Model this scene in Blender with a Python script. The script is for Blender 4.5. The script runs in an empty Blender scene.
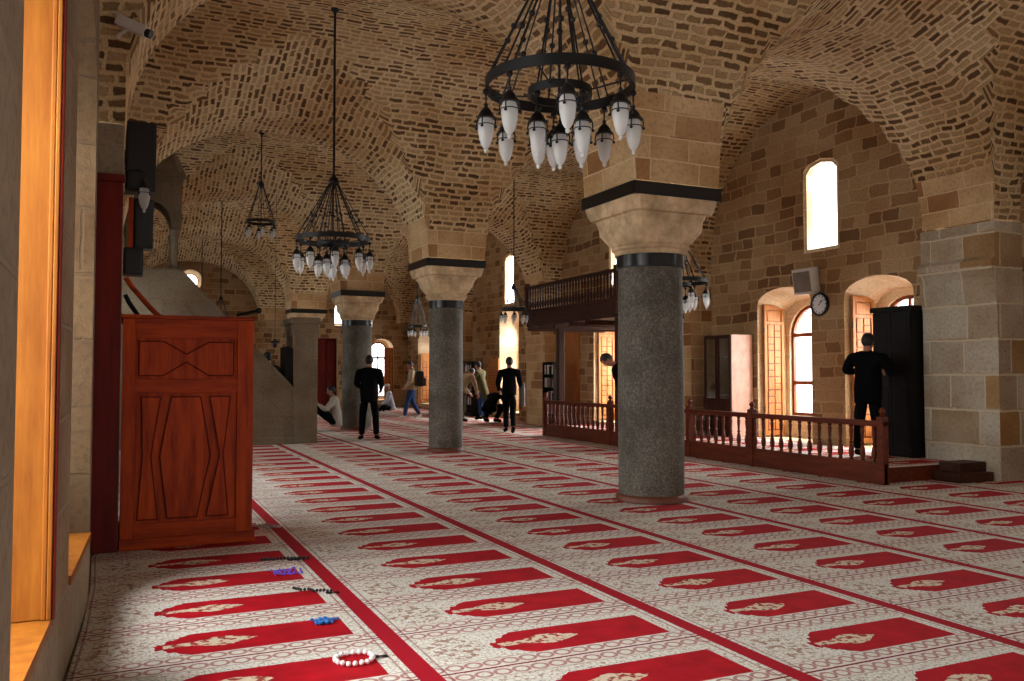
import bpy, bmesh, math, random
from mathutils import Vector, Matrix, noise as mnoise
from mathutils.geometry import tessellate_polygon
random.seed(7)
PI = math.pi
sc = bpy.context.scene
COL = sc.collection

# ------------------------------------------------------------------ helpers
def lin(c):
    return tuple(((v/255)/12.92 if v/255 <= .04045 else ((v/255+.055)/1.055)**2.4) for v in c) + (1.0,)

class NT:
    """small node-tree builder"""
    def __init__(s, name):
        s.mat = bpy.data.materials.new(name); s.mat.use_nodes = True
        s.t = s.mat.node_tree; s.t.nodes.clear()
        s.out = s.t.nodes.new('ShaderNodeOutputMaterial')
    def n(s, typ, **kw):
        nd = s.t.nodes.new(typ)
        for k, v in kw.items(): setattr(nd, k, v)
        return nd
    def put(s, sock, v):
        if v is None: return
        if isinstance(v, bpy.types.NodeSocket): s.t.links.new(v, sock)
        else: sock.default_value = v
    def m(s, op, a, b=None, c=None, clamp=False):
        nd = s.n('ShaderNodeMath', operation=op); nd.use_clamp = clamp
        s.put(nd.inputs[0], a); s.put(nd.inputs[1], b); s.put(nd.inputs[2], c)
        return nd.outputs[0]
    def mix(s, f, a, b, mode='MIX'):
        nd = s.n('ShaderNodeMix', data_type='RGBA', blend_type=mode)
        s.put(nd.inputs[0], f); s.put(nd.inputs[6], a); s.put(nd.inputs[7], b)
        return nd.outputs[2]
    def smooth(s, v, lo, hi):
        nd = s.n('ShaderNodeMapRange', interpolation_type='SMOOTHSTEP')
        s.put(nd.inputs[0], v); nd.inputs[1].default_value = lo; nd.inputs[2].default_value = hi
        return nd.outputs[0]
    def ramp(s, f, stops):
        nd = s.n('ShaderNodeValToRGB'); s.put(nd.inputs[0], f)
        e = nd.color_ramp.elements
        while len(e) < len(stops): e.new(0.5)
        for q, (p, c) in zip(e, stops): q.position = p; q.color = c
        return nd.outputs[0]
    def noise(s, vec, scale, detail=3, rough=.55, dims='3D'):
        nd = s.n('ShaderNodeTexNoise', noise_dimensions=dims)
        s.put(nd.inputs['Vector'], vec); nd.inputs['Scale'].default_value = scale
        nd.inputs['Detail'].default_value = detail; nd.inputs['Roughness'].default_value = rough
        return nd
    def coord(s, which): return s.n('ShaderNodeTexCoord').outputs[which]
    def mapv(s, vec, scale=(1,1,1), loc=(0,0,0)):
        nd = s.n('ShaderNodeMapping'); s.put(nd.inputs[0], vec)
        nd.inputs[1].default_value = loc; nd.inputs[3].default_value = scale
        return nd.outputs[0]
    def bsdf(s, color, rough=.6, metal=0., normal=None, spec=.5):
        b = s.n('ShaderNodeBsdfPrincipled')
        s.put(b.inputs['Base Color'], color); s.put(b.inputs['Roughness'], rough)
        b.inputs['Metallic'].default_value = metal
        b.inputs['Specular IOR Level'].default_value = spec
        if normal is not None: s.put(b.inputs['Normal'], normal)
        s.t.links.new(b.outputs[0], s.out.inputs[0])
        return b
    def bump(s, h, strength=.5, dist=.02):
        nd = s.n('ShaderNodeBump'); s.put(nd.inputs['Height'], h)
        nd.inputs['Strength'].default_value = strength; nd.inputs['Distance'].default_value = dist
        return nd.outputs[0]
    def sep(s, v):
        nd = s.n('ShaderNodeSeparateXYZ'); s.put(nd.inputs[0], v); return nd.outputs
    def comb(s, x, y, z=0.0):
        nd = s.n('ShaderNodeCombineXYZ'); s.put(nd.inputs[0], x); s.put(nd.inputs[1], y); s.put(nd.inputs[2], z)
        return nd.outputs[0]

def plain(name, rgb, rough=.6, metal=0., var=.12, scale=6., spec=.5):
    t = NT(name); c = lin(rgb)
    n = t.noise(t.coord('Object'), scale, 4)
    dark = tuple(v*(1-var*1.6) for v in c[:3]) + (1,); lite = tuple(min(1, v*(1+var)) for v in c[:3]) + (1,)
    col = t.ramp(n.outputs[0], [(.3, dark), (.7, lite)])
    t.bsdf(col, rough, metal, spec=spec, normal=t.bump(n.outputs[0], .08, .01))
    return t.mat

def wood(name, c1, c2, axis='Z', rough=.38, scale=1., knots=True):
    t = NT(name); o = t.coord('Object')
    sv = {'Z': (9, 9, .9), 'X': (.9, 9, 9), 'Y': (9, .9, 9)}[axis]
    v = t.mapv(o, tuple(q*scale for q in sv))
    n = t.noise(v, 1.6, 5, .6)
    n2 = t.noise(t.mapv(o, tuple(q*scale*6 for q in sv)), 1.5, 2, .6)
    f = t.m('ADD', t.m('MULTIPLY', n.outputs[0], .8), t.m('MULTIPLY', n2.outputs[0], .25))
    col = t.ramp(f, [(.35, lin(c2)), (.72, lin(c1))])
    if knots:
        k = t.n('ShaderNodeTexVoronoi', feature='F1'); t.put(k.inputs['Vector'], t.mapv(o, tuple({9: 4.2, .9: 1.7}[q] for q in sv)))
        k.inputs['Scale'].default_value = 1.0
        kf = t.m('SUBTRACT', 1, t.smooth(k.outputs['Distance'], .03, .13))
        col = t.mix(t.m('MULTIPLY', kf, .55), col, lin(tuple(q*.45 for q in c2)))
    t.bsdf(col, rough+.12, normal=t.bump(f, .12, .01), spec=.22)
    return t.mat

def rubble(name, w, h, stones, mortar, msize=.03, dist=.07, bump=.7):
    """rough coursed rubble: rounded, uneven stones in wide mortar, in metres on the UV map"""
    t = NT(name); uv = t.coord('UV'); s = t.sep(uv)
    nz = t.noise(uv, 5.5, 2, .6); nb = t.noise(uv, 1.1, 2, .5)
    o1 = t.n('ShaderNodeVectorMath', operation='MULTIPLY_ADD')
    t.put(o1.inputs[0], nb.outputs[1]); o1.inputs[1].default_value = (.13, .13, 0); t.put(o1.inputs[2], uv)
    o2 = t.n('ShaderNodeVectorMath', operation='MULTIPLY_ADD')
    t.put(o2.inputs[0], nz.outputs[1]); o2.inputs[1].default_value = (dist*2.2, dist, 0); t.put(o2.inputs[2], o1.outputs[0])
    q = t.sep(o2.outputs[0])
    row = t.m('FLOOR', t.m('DIVIDE', q[1], h))
    rn = t.n('ShaderNodeTexWhiteNoise', noise_dimensions='1D'); t.put(rn.inputs['W'], row)
    u = t.m('ADD', t.m('MULTIPLY', q[0], t.m('ADD', .7, t.m('MULTIPLY', rn.outputs['Value'], .6))), t.m('MULTIPLY', rn.outputs['Value'], 7.3))
    fine = t.noise(uv, 24, 4, .65)
    b = t.n('ShaderNodeTexBrick'); b.offset = .37
    t.put(b.inputs['Vector'], t.comb(u, q[1]))
    b.inputs['Color1'].default_value = (0, 0, 0, 1); b.inputs['Color2'].default_value = (1, 1, 1, 1); b.inputs['Mortar'].default_value = (.6, .6, .6, 1)
    b.inputs['Scale'].default_value = 1; b.inputs['Mortar Size'].default_value = msize; b.inputs['Mortar Smooth'].default_value = 1.0
    b.inputs['Brick Width'].default_value = w; b.inputs['Row Height'].default_value = h
    mask = t.smooth(t.m('ADD', t.m('SUBTRACT', 1, b.outputs['Fac']), t.m('MULTIPLY', t.m('SUBTRACT', fine.outputs[0], .5), .7)), .45, .95)
    # a stone's own tone from its cell in the course
    cell = t.n('ShaderNodeTexWhiteNoise', noise_dimensions='2D'); t.put(cell.inputs['Vector'], t.comb(t.m('FLOOR', t.m('ADD', t.m('DIVIDE', u, w), t.m('MULTIPLY', t.m('MODULO', row, 2), .37))), row))
    r = t.sep(b.outputs['Color'])[0]
    col = t.ramp(r, stones)
    col = t.mix(t.m('MULTIPLY', t.smooth(fine.outputs[0], .4, .75), .35), col, lin((104, 78, 54)))
    c = t.mix(mask, lin(mortar), col)
    big = t.noise(uv, .5, 2, .5)
    c = t.mix(t.smooth(big.outputs[0], .35, .7), c, t.mix(1.0, c, lin((222, 204, 184)), 'MULTIPLY'))
    grit = t.noise(uv, 48, 3, .7)
    c = t.mix(1.0, c, t.ramp(grit.outputs[0], [(.3, (.66, .66, .66, 1)), (.62, (1.06, 1.05, 1.03, 1))]), 'MULTIPLY')
    hgt = t.m('ADD', t.m('MULTIPLY', mask, .6), t.m('MULTIPLY', fine.outputs[0], .8))
    t.bsdf(c, .92, normal=t.bump(hgt, bump, .03), spec=.2)
    return t.mat

def ashlar(name, w, h, c1, c2, mortar, msize=.012, dist=.03, bump=.5, tint=None, tintf=.25):
    """coursed squared stone, in metres on the UV map"""
    t = NT(name); uv = t.coord('UV')
    nz = t.noise(uv, 2.3, 4, .65)
    s = t.sep(uv)
    row = t.m('FLOOR', t.m('DIVIDE', s[1], h))
    rn = t.n('ShaderNodeTexWhiteNoise', noise_dimensions='1D'); t.put(rn.inputs['W'], row)
    u = t.m('ADD', t.m('MULTIPLY', s[0], t.m('ADD', .75, t.m('MULTIPLY', rn.outputs['Value'], .55))), t.m('MULTIPLY', rn.outputs['Value'], 3.1))
    v = t.comb(u, s[1])
    off = t.n('ShaderNodeVectorMath', operation='MULTIPLY_ADD')
    t.put(off.inputs[0], nz.outputs[1]); off.inputs[1].default_value = (dist, dist, 0); t.put(off.inputs[2], v)
    b = t.n('ShaderNodeTexBrick'); b.offset = .5
    t.put(b.inputs['Vector'], off.outputs[0])
    b.inputs['Color1'].default_value = (0, 0, 0, 1); b.inputs['Color2'].default_value = (1, 1, 1, 1)
    b.inputs['Mortar'].default_value = (0.5, .5, .5, 1)
    b.inputs['Scale'].default_value = 1; b.inputs['Mortar Size'].default_value = msize
    b.inputs['Mortar Smooth'].default_value = .35; b.inputs['Brick Width'].default_value = w; b.inputs['Row Height'].default_value = h
    fine = t.noise(uv, 22, 5, .68)
    r = t.sep(b.outputs['Color'])[0]
    stops = [(0., lin(c1)), (1., lin(c2))]
    if tint: stops = [(0., lin(tint)), (tintf, lin(c1)), (1., lin(c2))]
    col = t.ramp(r, stops)
    col = t.mix(t.m('MULTIPLY', t.smooth(fine.outputs[0], .42, .78), .55), col, lin(tuple(q*.55 for q in c1)))
    big = t.noise(uv, .8, 3, .55)
    col = t.mix(t.smooth(big.outputs[0], .35, .7), col, t.mix(1.0, col, lin((214, 196, 176)), 'MULTIPLY'))
    col = t.mix(b.outputs['Fac'], col, lin(mortar))
    hgt = t.m('ADD', t.m('MULTIPLY', t.m('SUBTRACT', 1, b.outputs['Fac']), .6), t.m('MULTIPLY', fine.outputs[0], .5))
    t.bsdf(col, .9, normal=t.bump(hgt, bump, .025), spec=.25)
    return t.mat

def speckle(name, c1, c2, c3, scale=55, rough=.55, bump=.15):
    t = NT(name); o = t.coord('Object')
    n = t.noise(o, scale, 3, .7); n2 = t.noise(o, 2.2, 4, .6)
    col = t.ramp(n.outputs[0], [(.36, lin(c1)), (.52, lin(c2)), (.68, lin(c3))])
    col = t.mix(t.smooth(n2.outputs[0], .35, .7), col, t.mix(1.0, col, lin((190, 186, 178)), 'MULTIPLY'))
    t.bsdf(col, rough, normal=t.bump(n.outputs[0], bump, .005))
    return t.mat

def carpet_mat():
    t = NT('prayer_carpet_pile'); uv = t.coord('UV'); s = t.sep(uv)
    U = t.m('FRACT', s[0]); V = t.m('FRACT', s[1])
    W, D = .667, 1.38
    nz = t.noise(t.comb(s[0], s[1]), 26, 3, .6)
    jit = t.m('MULTIPLY', t.m('SUBTRACT', nz.outputs[0], .5), .03)
    x = t.m('MULTIPLY', U, D)
    y = t.m('MULTIPLY', t.m('SUBTRACT', V, .5), W)
    ay = t.m('ABSOLUTE', y)
    pos = t.comb(t.m('MULTIPLY', s[0], D), t.m('MULTIPLY', s[1], W))
    # ground: cream with grey-green and rust scrollwork
    vor = t.n('ShaderNodeTexVoronoi', feature='DISTANCE_TO_EDGE', voronoi_dimensions='2D'); t.put(vor.inputs['Vector'], pos)
    vor.inputs['Scale'].default_value = 34
    scr = t.m('SUBTRACT', 1, t.smooth(vor.outputs['Distance'], .03, .16))
    n2 = t.noise(pos, 42, 2, .6)
    base = t.mix(t.m('MULTIPLY', scr, .5), lin((221, 218, 208)), lin((136, 133, 122)))
    base = t.mix(t.m('MULTIPLY', t.smooth(n2.outputs[0], .56, .66), .75), base, lin((140, 78, 66)))
    # medallion in front of each arch
    dx = t.m('DIVIDE', t.m('SUBTRACT', x, .22), .15); dy = t.m('DIVIDE', y, .2)
    dd = t.m('ADD', t.m('POWER', t.m('ABSOLUTE', dx), 2), t.m('POWER', t.m('ABSOLUTE', dy), 2))
    n3 = t.noise(pos, 24, 2, .6)
    med = t.m('MULTIPLY', t.m('SUBTRACT', 1, t.smooth(dd, .55, 1.1)), t.smooth(n3.outputs[0], .5, .58))
    base = t.mix(t.m('MULTIPLY', med, .75), base, lin((134, 88, 52)))
    # chain border of rings along both long sides
    P = .085
    cx = t.m('MULTIPLY', t.m('SUBTRACT', t.m('FRACT', t.m('DIVIDE', x, P)), .5), P)
    def ring(c, r0, wd):
        cy = t.m('SUBTRACT', ay, c)
        r = t.m('SQRT', t.m('ADD', t.m('MULTIPLY', cx, cx), t.m('MULTIPLY', cy, cy)))
        return t.m('LESS_THAN', t.m('ABSOLUTE', t.m('SUBTRACT', r, r0)), wd)
    rg = ring(.268, .034, .008)
    band = t.m('MULTIPLY', t.m('GREATER_THAN', ay, .215), t.m('LESS_THAN', ay, .322))
    base = t.mix(t.m('MULTIPLY', band, .6), base, lin((214, 211, 202)))
    base = t.mix(t.m('MULTIPLY', t.m('MULTIPLY', rg, band), .72), base, lin((150, 64, 60)))
    edge1 = t.m('LESS_THAN', t.m('ABSOLUTE', t.m('SUBTRACT', ay, .215)), .004)
    base = t.mix(t.m('MULTIPLY', edge1, .6), base, lin((150, 100, 84)))
    base = t.mix(t.m('GREATER_THAN', ay, .3255), base, lin((122, 26, 34)))
    # red prayer niche: a rectangle that ends in a stepped ogee arch at the low-x side
    k = t.m('DIVIDE', t.m('SUBTRACT', t.m('ADD', x, jit), .38), .16, clamp=True)
    scal = t.m('MULTIPLY', t.m('SINE', t.m('MULTIPLY', k, 19)), t.m('MULTIPLY', .022, t.m('SUBTRACT', 1, k)))
    ay2 = ay; ay = t.m('ABSOLUTE', t.m('ADD', y, .04))
    half = t.m('ADD', t.m('MULTIPLY', t.m('POWER', k, .75), .176), scal)
    inx = t.m('MULTIPLY', t.m('GREATER_THAN', t.m('ADD', x, jit), .385), t.m('LESS_THAN', x, 1.245))
    red = t.m('MULTIPLY', inx, t.m('LESS_THAN', t.m('ADD', ay, t.m('MULTIPLY', jit, .3)), half))
    pile = t.noise(pos, 7, 4, .6)
    redc = t.ramp(pile.outputs[0], [(.3, lin((148, 5, 20))), (.7, lin((182, 9, 28)))])
    c = t.mix(red, base, redc)
    # cream lamp motif inside the arch
    mx = t.m('ABSOLUTE', t.m('DIVIDE', t.m('SUBTRACT', x, .67), .16))
    lamp = t.m('LESS_THAN', t.m('ADD', ay, t.m('MULTIPLY', jit, 1.6)), t.m('MULTIPLY', .075, t.m('SUBTRACT', 1, t.m('POWER', mx, 1.6))))
    stem = t.m('MULTIPLY', t.m('LESS_THAN', t.m('ABSOLUTE', t.m('SUBTRACT', x, .48)), .06), t.m('LESS_THAN', t.m('ADD', ay, jit), .028))
    lm = t.m('MULTIPLY', t.m('MAXIMUM', lamp, stem), red)
    lv = t.mix(t.smooth(n3.outputs[0], .48, .6), lin((212, 196, 172)), lin((150, 60, 50)))
    c = t.mix(lm, c, lv)
    # plain red stripe between the rows
    st = t.m('MAXIMUM', t.m('LESS_THAN', U, .034), t.m('GREATER_THAN', U, .966))
    c = t.mix(st, c, lin((158, 8, 30)))
    ln = t.m('LESS_THAN', t.m('ABSOLUTE', t.m('SUBTRACT', t.m('ABSOLUTE', t.m('SUBTRACT', U, .5)), .445)), .004)
    c = t.mix(t.m('MULTIPLY', ln, .6), c, lin((130, 60, 56)))
    fz = t.noise(pos, 160, 2, .7)
    b = t.bsdf(c, .95, normal=t.bump(fz.outputs[0], .25, .006), spec=.1)
    b.inputs['Sheen Weight'].default_value = .02; b.inputs['Sheen Roughness'].default_value = .45
    return t.mat

def glass_mat(name='clear_glass', fac=.1):
    t = NT(name)
    a = t.n('ShaderNodeBsdfTransparent'); b = t.n('ShaderNodeBsdfGlossy'); b.inputs['Roughness'].default_value = .05
    m = t.n('ShaderNodeMixShader'); m.inputs[0].default_value = fac
    t.t.links.new(a.outputs[0], m.inputs[1]); t.t.links.new(b.outputs[0], m.inputs[2]); t.t.links.new(m.outputs[0], t.out.inputs[0])
    return t.mat

def frosted_mat():
    t = NT('frosted_lamp_glass')
    a = t.n('ShaderNodeBsdfTranslucent'); a.inputs[0].default_value = lin((232, 234, 232))
    b = t.n('ShaderNodeBsdfPrincipled'); b.inputs['Base Color'].default_value = lin((226, 228, 226)); b.inputs['Roughness'].default_value = .2
    g = t.n('ShaderNodeBsdfTransparent')
    m = t.n('ShaderNodeMixShader'); m.inputs[0].default_value = .5
    m2 = t.n('ShaderNodeMixShader'); m2.inputs[0].default_value = .34
    L = t.t.links.new
    L(a.outputs[0], m.inputs[1]); L(b.outputs[0], m.inputs[2]); L(m.outputs[0], m2.inputs[1]); L(g.outputs[0], m2.inputs[2]); L(m2.outputs[0], t.out.inputs[0])
    return t.mat

# ------------------------------------------------------------------ materials
M = {}
TAN = lambda *a: a
M['vault'] = rubble('vault_rubble', .2, .095,
    [(0., lin((98, 76, 52))), (.25, lin((122, 98, 68))), (.45, lin((156, 130, 92))), (.65, lin((198, 174, 130))), (1., lin((214, 192, 150)))],
    (232, 210, 166), .03, .065, .9)
M['wall'] = rubble('wall_ashlar', .36, .2, [(0., lin((130, 100, 68))), (.2, lin((152, 120, 84))), (.4, lin((176, 146, 106))), (1., lin((198, 170, 130)))], (200, 172, 132), .022, .06, .8)
M['impost'] = ashlar('impost_ashlar', .62, .24, (204, 174, 128), (218, 190, 146), (212, 186, 146), .008, .03, .4, tint=(160, 116, 72), tintf=.12)
M['pier'] = ashlar('pier_blocks', .62, .46, (176, 168, 150), (200, 192, 174), (196, 182, 154), .016, .05, .6, tint=(168, 132, 78), tintf=.35)
M['jamb'] = ashlar('jamb_stone', .5, .4, (150, 138, 116), (166, 152, 128), (150, 136, 114), .01, .04, .6)
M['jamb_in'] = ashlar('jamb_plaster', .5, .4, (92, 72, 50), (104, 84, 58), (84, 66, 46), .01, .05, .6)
M['reveal'] = ashlar('reveal_plaster', .6, .35, (230, 208, 172), (238, 218, 184), (222, 200, 166), .008, .03, .3)
M['capital'] = speckle('capital_limestone', (204, 176, 134), (218, 192, 150), (226, 202, 164), 16, .8, .25)
M['granite'] = speckle('column_granite', (76, 72, 63), (102, 97, 86), (134, 129, 116), 42, .75, .2)
M['minbar'] = ashlar('minbar_stone', 1.1, .55, (126, 114, 96), (140, 127, 106), (112, 100, 82), .006, .02, .3)
M['band'] = plain('black_iron_band', (16, 15, 15), .28, 0., .1)
M['iron'] = plain('black_wrought_iron', (20, 20, 21), .42, .3, .15)
M['carpet'] = carpet_mat()
M['golden'] = wood('golden_pine', (158, 98, 30), (122, 66, 16), 'Z', .4)
M['carved'] = wood('carved_shutter_wood', (184, 124, 66), (156, 92, 44), 'Z', .45, knots=False)
M['red_wood'] = wood('red_stained_pine', (206, 80, 5), (132, 36, 3), 'Z', .4)
M['red_wood_h'] = wood('red_stained_pine_rail', (198, 74, 5), (122, 34, 3), 'X', .4)
M['dark_red'] = wood('dark_red_wood', (124, 26, 12), (80, 14, 7), 'Z', .4, knots=False)
M['groove'] = wood('red_groove_wood', (120, 32, 6), (78, 18, 4), 'Z', .5, knots=False)
M['rail_wood'] = wood('balustrade_wood', (112, 46, 20), (70, 26, 11), 'Y', .35, knots=False)
M['brown'] = wood('dark_brown_wood', (72, 38, 24), (44, 22, 14), 'Z', .4, knots=False)
M['frame'] = wood('window_frame_wood', (140, 72, 36), (104, 50, 24), 'Z', .4, knots=False)
M['black_wood'] = wood('black_lacquered_wood', (13, 11, 10), (8, 7, 6), 'Z', .45, knots=False)
M['pink_panel'] = plain('pale_pink_board', (214, 168, 148), .6)
M['black'] = plain('black_plastic', (14, 14, 15), .5)
M['white_p'] = plain('off_white_plastic', (206, 202, 192), .45, 0, .06)
M['clockface'] = plain('clock_face_white', (226, 228, 226), .4, 0, .03)
M['glass'] = glass_mat()
M['cabglass'] = glass_mat('cabinet_glass', .25)
M['frost'] = frosted_mat()
M['floor'] = plain('stone_slab', (120, 108, 92), .8)
M['skin'] = plain('skin', (164, 112, 84), .55, 0, .06)
M['hair'] = plain('dark_hair', (22, 18, 16), .6)
M['suit'] = plain('black_suit_cloth', (9, 9, 10), .9, 0, .1, 20, spec=.08)
M['suit2'] = plain('charcoal_cloth', (11, 11, 12), .9, 0, .1, 20, spec=.08)
M['beige'] = plain('beige_coat_cloth', (176, 158, 128), .9, 0, .1, 20, spec=.08)
M['olive'] = plain('olive_coat_cloth', (92, 84, 56), .9, 0, .1, 20, spec=.08)
M['jeans'] = plain('blue_denim', (46, 66, 104), .9, 0, .12, 25, spec=.08)
M['pale_shirt'] = plain('pale_blue_shirt', (196, 208, 222), .85, 0, .08, 20)
M['grey_shirt'] = plain('pale_grey_shirt', (168, 162, 150), .85, 0, .1, 20)
M['greytrouser'] = plain('taupe_trousers', (98, 84, 70), .9, 0, .1, 20, spec=.08)
M['white_cloth'] = plain('white_cotton', (232, 230, 224), .85, 0, .05, 20)
M['door_red'] = wood('far_door_wood', (116, 26, 18), (84, 16, 12), 'Z', .4, knots=False)
M['dark_green'] = plain('dark_green_curtain', (14, 18, 17), .85, 0, .2, 12)
M['book_w'] = plain('white_book', (208, 206, 198), .7, 0, .06)
M['book_g'] = plain('grey_book', (120, 122, 124), .7, 0, .06)
M['book_b'] = plain('dark_book', (54, 40, 36), .7, 0, .06)
M['book_r'] = plain('maroon_book', (98, 30, 30), .7, 0, .06)
M['bead_white'] = plain('white_beads', (236, 234, 232), .3, 0, .03)
M['bead_blue'] = plain('blue_beads', (46, 128, 212), .3, 0, .05)
M['bead_purple'] = plain('violet_beads', (118, 84, 214), .3, 0, .05)
M['bead_black'] = plain('black_beads', (24, 20, 22), .3, 0, .05)
M['bead_grey'] = plain('pale_grey_beads', (176, 170, 162), .3, 0, .05)
M['copper'] = plain('red_brown_wood_collar', (104, 54, 30), .5)

# ------------------------------------------------------------------ mesh builder
class MB:
    def __init__(s): s.bm = bmesh.new()
    def quadgrid(s, rows, close_u=False):
        vs = [[s.bm.verts.new(p) for p in r] for r in rows]
        for i in range(len(vs)-1):
            n = len(vs[i])
            for j in range(n if close_u else n-1):
                try: s.bm.faces.new((vs[i][j], vs[i][(j+1) % n], vs[i+1][(j+1) % n], vs[i+1][j]))
                except ValueError: pass
        return vs
    def box(s, x0, x1, y0, y1, z0, z1, bev=0.):
        b = bmesh.new()
        bmesh.ops.create_cube(b, size=1)
        for v in b.verts:
            v.co = Vector((x0+(v.co.x+.5)*(x1-x0), y0+(v.co.y+.5)*(y1-y0), z0+(v.co.z+.5)*(z1-z0)))
        if bev: bmesh.ops.bevel(b, geom=b.edges[:], offset=bev, segments=2, affect='EDGES', profile=.6)
        s.join(b); return s
    def join(s, b, mtx=None):
        me = bpy.data.meshes.new('tmp'); b.to_mesh(me); b.free()
        if mtx is not None: me.transform(mtx)
        s.bm.from_mesh(me); bpy.data.meshes.remove(me)
    def tube(s, pts, r, seg=8, caps=True):
        pts = [Vector(p) for p in pts]
        rs = r if isinstance(r, (list, tuple)) else [r]*len(pts)
        rings = []; up0 = None
        for i, p in enumerate(pts):
            d = (pts[min(i+1, len(pts)-1)] - pts[max(i-1, 0)])
            if d.length < 1e-9: d = Vector((0, 0, 1))
            d.normalize()
            if up0 is None: up0 = Vector((0, 0, 1)) if abs(d.z) < .9 else Vector((1, 0, 0))
            a = d.cross(up0)
            if a.length < 1e-6: a = d.cross(Vector((0, 1, 0)))
            a.normalize(); b = d.cross(a).normalized(); up0 = a.cross(d).normalized() if abs(d.dot(up0)) > .95 else up0
            rings.append([p + a*math.cos(2*PI*k/seg)*rs[i] + b*math.sin(2*PI*k/seg)*rs[i] for k in range(seg)])
        vs = s.quadgrid(rings, True)
        if caps:
            for q in (vs[0], vs[-1]):
                try: s.bm.faces.new(q)
                except ValueError: pass
        return s
    def lathe(s, prof, c=(0, 0, 0), seg=16, cap=True):
        c = Vector(c)
        rings = [[c + Vector((r*math.cos(2*PI*k/seg), r*math.sin(2*PI*k/seg), z)) for k in range(seg)] for r, z in prof]
        vs = s.quadgrid(rings, True)
        if cap:
            for q in (vs[0], vs[-1]):
                try: s.bm.faces.new(q)
                except ValueError: pass
        return s
    def ball(s, c, r, u=10, v=7, sc_=(1, 1, 1)):
        b = bmesh.new(); bmesh.ops.create_uvsphere(b, u_segments=u, v_segments=v, radius=r)
        s.join(b, Matrix.Translation(Vector(c)) @ Matrix.Diagonal((*sc_, 1))); return s
    def prism(s, loop, d, holes=()):
        """loop: list of 3-D points in a plane; extruded by vector d (closed solid)"""
        d = Vector(d); loops = [[Vector(p) for p in loop]] + [[Vector(p) for p in h] for h in holes]
        flat = [p for l in loops for p in l]
        tri = tessellate_polygon(loops)
        a = [s.bm.verts.new(p) for p in flat]; b = [s.bm.verts.new(p+d) for p in flat]
        for t in tri:
            for q, rev in ((a, False), (b, True)):
                f = [q[i] for i in t]
                try: s.bm.faces.new(f[::-1] if rev else f)
                except ValueError: pass
        k = 0
        for l in loops:
            n = len(l)
            for i in range(n):
                try: s.bm.faces.new((a[k+i], a[k+(i+1) % n], b[k+(i+1) % n], b[k+i]))
                except ValueError: pass
            k += n
        return s
    def sheet(s, loop, holes=()):
        loops = [[Vector(p) for p in loop]] + [[Vector(p) for p in h] for h in holes]
        flat = [p for l in loops for p in l]
        a = [s.bm.verts.new(p) for p in flat]
        for t in tessellate_polygon(loops):
            try: s.bm.faces.new([a[i] for i in t])
            except ValueError: pass
        return s
    def strip(s, la, lb):
        a = [s.bm.verts.new(p) for p in la]; b = [s.bm.verts.new(p) for p in lb]; n = len(a)
        for i in range(n): s.bm.faces.new((a[i], a[(i+1) % n], b[(i+1) % n], b[i]))
        return s
    def torus(s, c, R, r_in, h, seg=40, tilt=None):
        """flat hoop: rectangular section r_in thick, h high"""
        c = Vector(c)
        prof = [(R-r_in/2, -h/2), (R+r_in/2, -h/2), (R+r_in/2, h/2), (R-r_in/2, h/2)]
        rings = [[c + Vector((r*math.cos(2*PI*k/seg), r*math.sin(2*PI*k/seg), z)) for k in range(seg)] for r, z in prof]
        rings.append(rings[0]); s.quadgrid(rings, True); return s
    def mesh(s, name, mats, smooth=False, uv=True, recalc=True):
        bm = s.bm
        bmesh.ops.remove_doubles(bm, verts=bm.verts, dist=1e-5)
        if recalc: bmesh.ops.recalc_face_normals(bm, faces=bm.faces)
        me = bpy.data.meshes.new(name); bm.to_mesh(me); bm.free()
        for m in (mats if isinstance(mats, (list, tuple)) else [mats]): me.materials.append(m)
        if uv: box_uv(me)
        if smooth:
            for p in me.polygons: p.use_smooth = True
            try: me.set_sharp_from_angle(angle=math.radians(38))
            except Exception: pass
        return me
    def obj(s, name, mats, parent=None, loc=None, smooth=False, **kw):
        return put(name, s.mesh(name, mats, smooth, **kw), parent, loc)

def box_uv(me):
    uv = me.uv_layers.new(name='UVMap') if not me.uv_layers else me.uv_layers[0]
    for p in me.polygons:
        n = p.normal; a = max(range(3), key=lambda i: abs(n[i]))
        for li in p.loop_indices:
            co = me.vertices[me.loops[li].vertex_index].co
            uv.data[li].uv = (co.y, co.z) if a == 0 else ((co.x, co.z) if a == 1 else (co.x, co.y))

def put(name, me, parent=None, loc=None):
    o = bpy.data.objects.new(name, me); COL.objects.link(o)
    if loc is not None: o.location = loc
    if parent is not None: o.parent = parent
    return o
def empty(name, loc=(0, 0, 0), rz=0.):
    o = bpy.data.objects.new(name, None); COL.objects.link(o); o.location = loc; o.rotation_euler = (0, 0, rz)
    o.empty_display_size = .1
    return o
def tag(o, label, cat, group=None, kind=None):
    o['label'] = label; o['category'] = cat
    if group: o['group'] = group
    if kind: o['kind'] = kind
    return o
def struct(o): o['kind'] = 'structure'; return o
def dup(o, parent=None, loc=None):
    c = o.copy(); COL.objects.link(c)
    if parent is not None: c.parent = parent
    if loc is not None: c.location = loc
    for ch in list(o.children): dup(ch, c)
    return c

# ------------------------------------------------------------------ the plan of the hall (metres)
XL, XR = -.22, 10.7          # wall faces
PL, PR = .02, 10.2           # wall pier faces
CXL, CXR = 4.78, 5.82        # arcade edges
PY = [-4.95, 1.5, 7.9, 14.35, 20.7, 27.0, 33.4]   # pier / column rows
HW = .54                     # half width of the rows
YB, YF = -4.9, 33.4
Z0, RA, RB = 3.36, 2.12, 2.78

def prof(t, p=2.15):
    t = min(1., abs(t)); return (1 - t**p)**(1/p)

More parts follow.
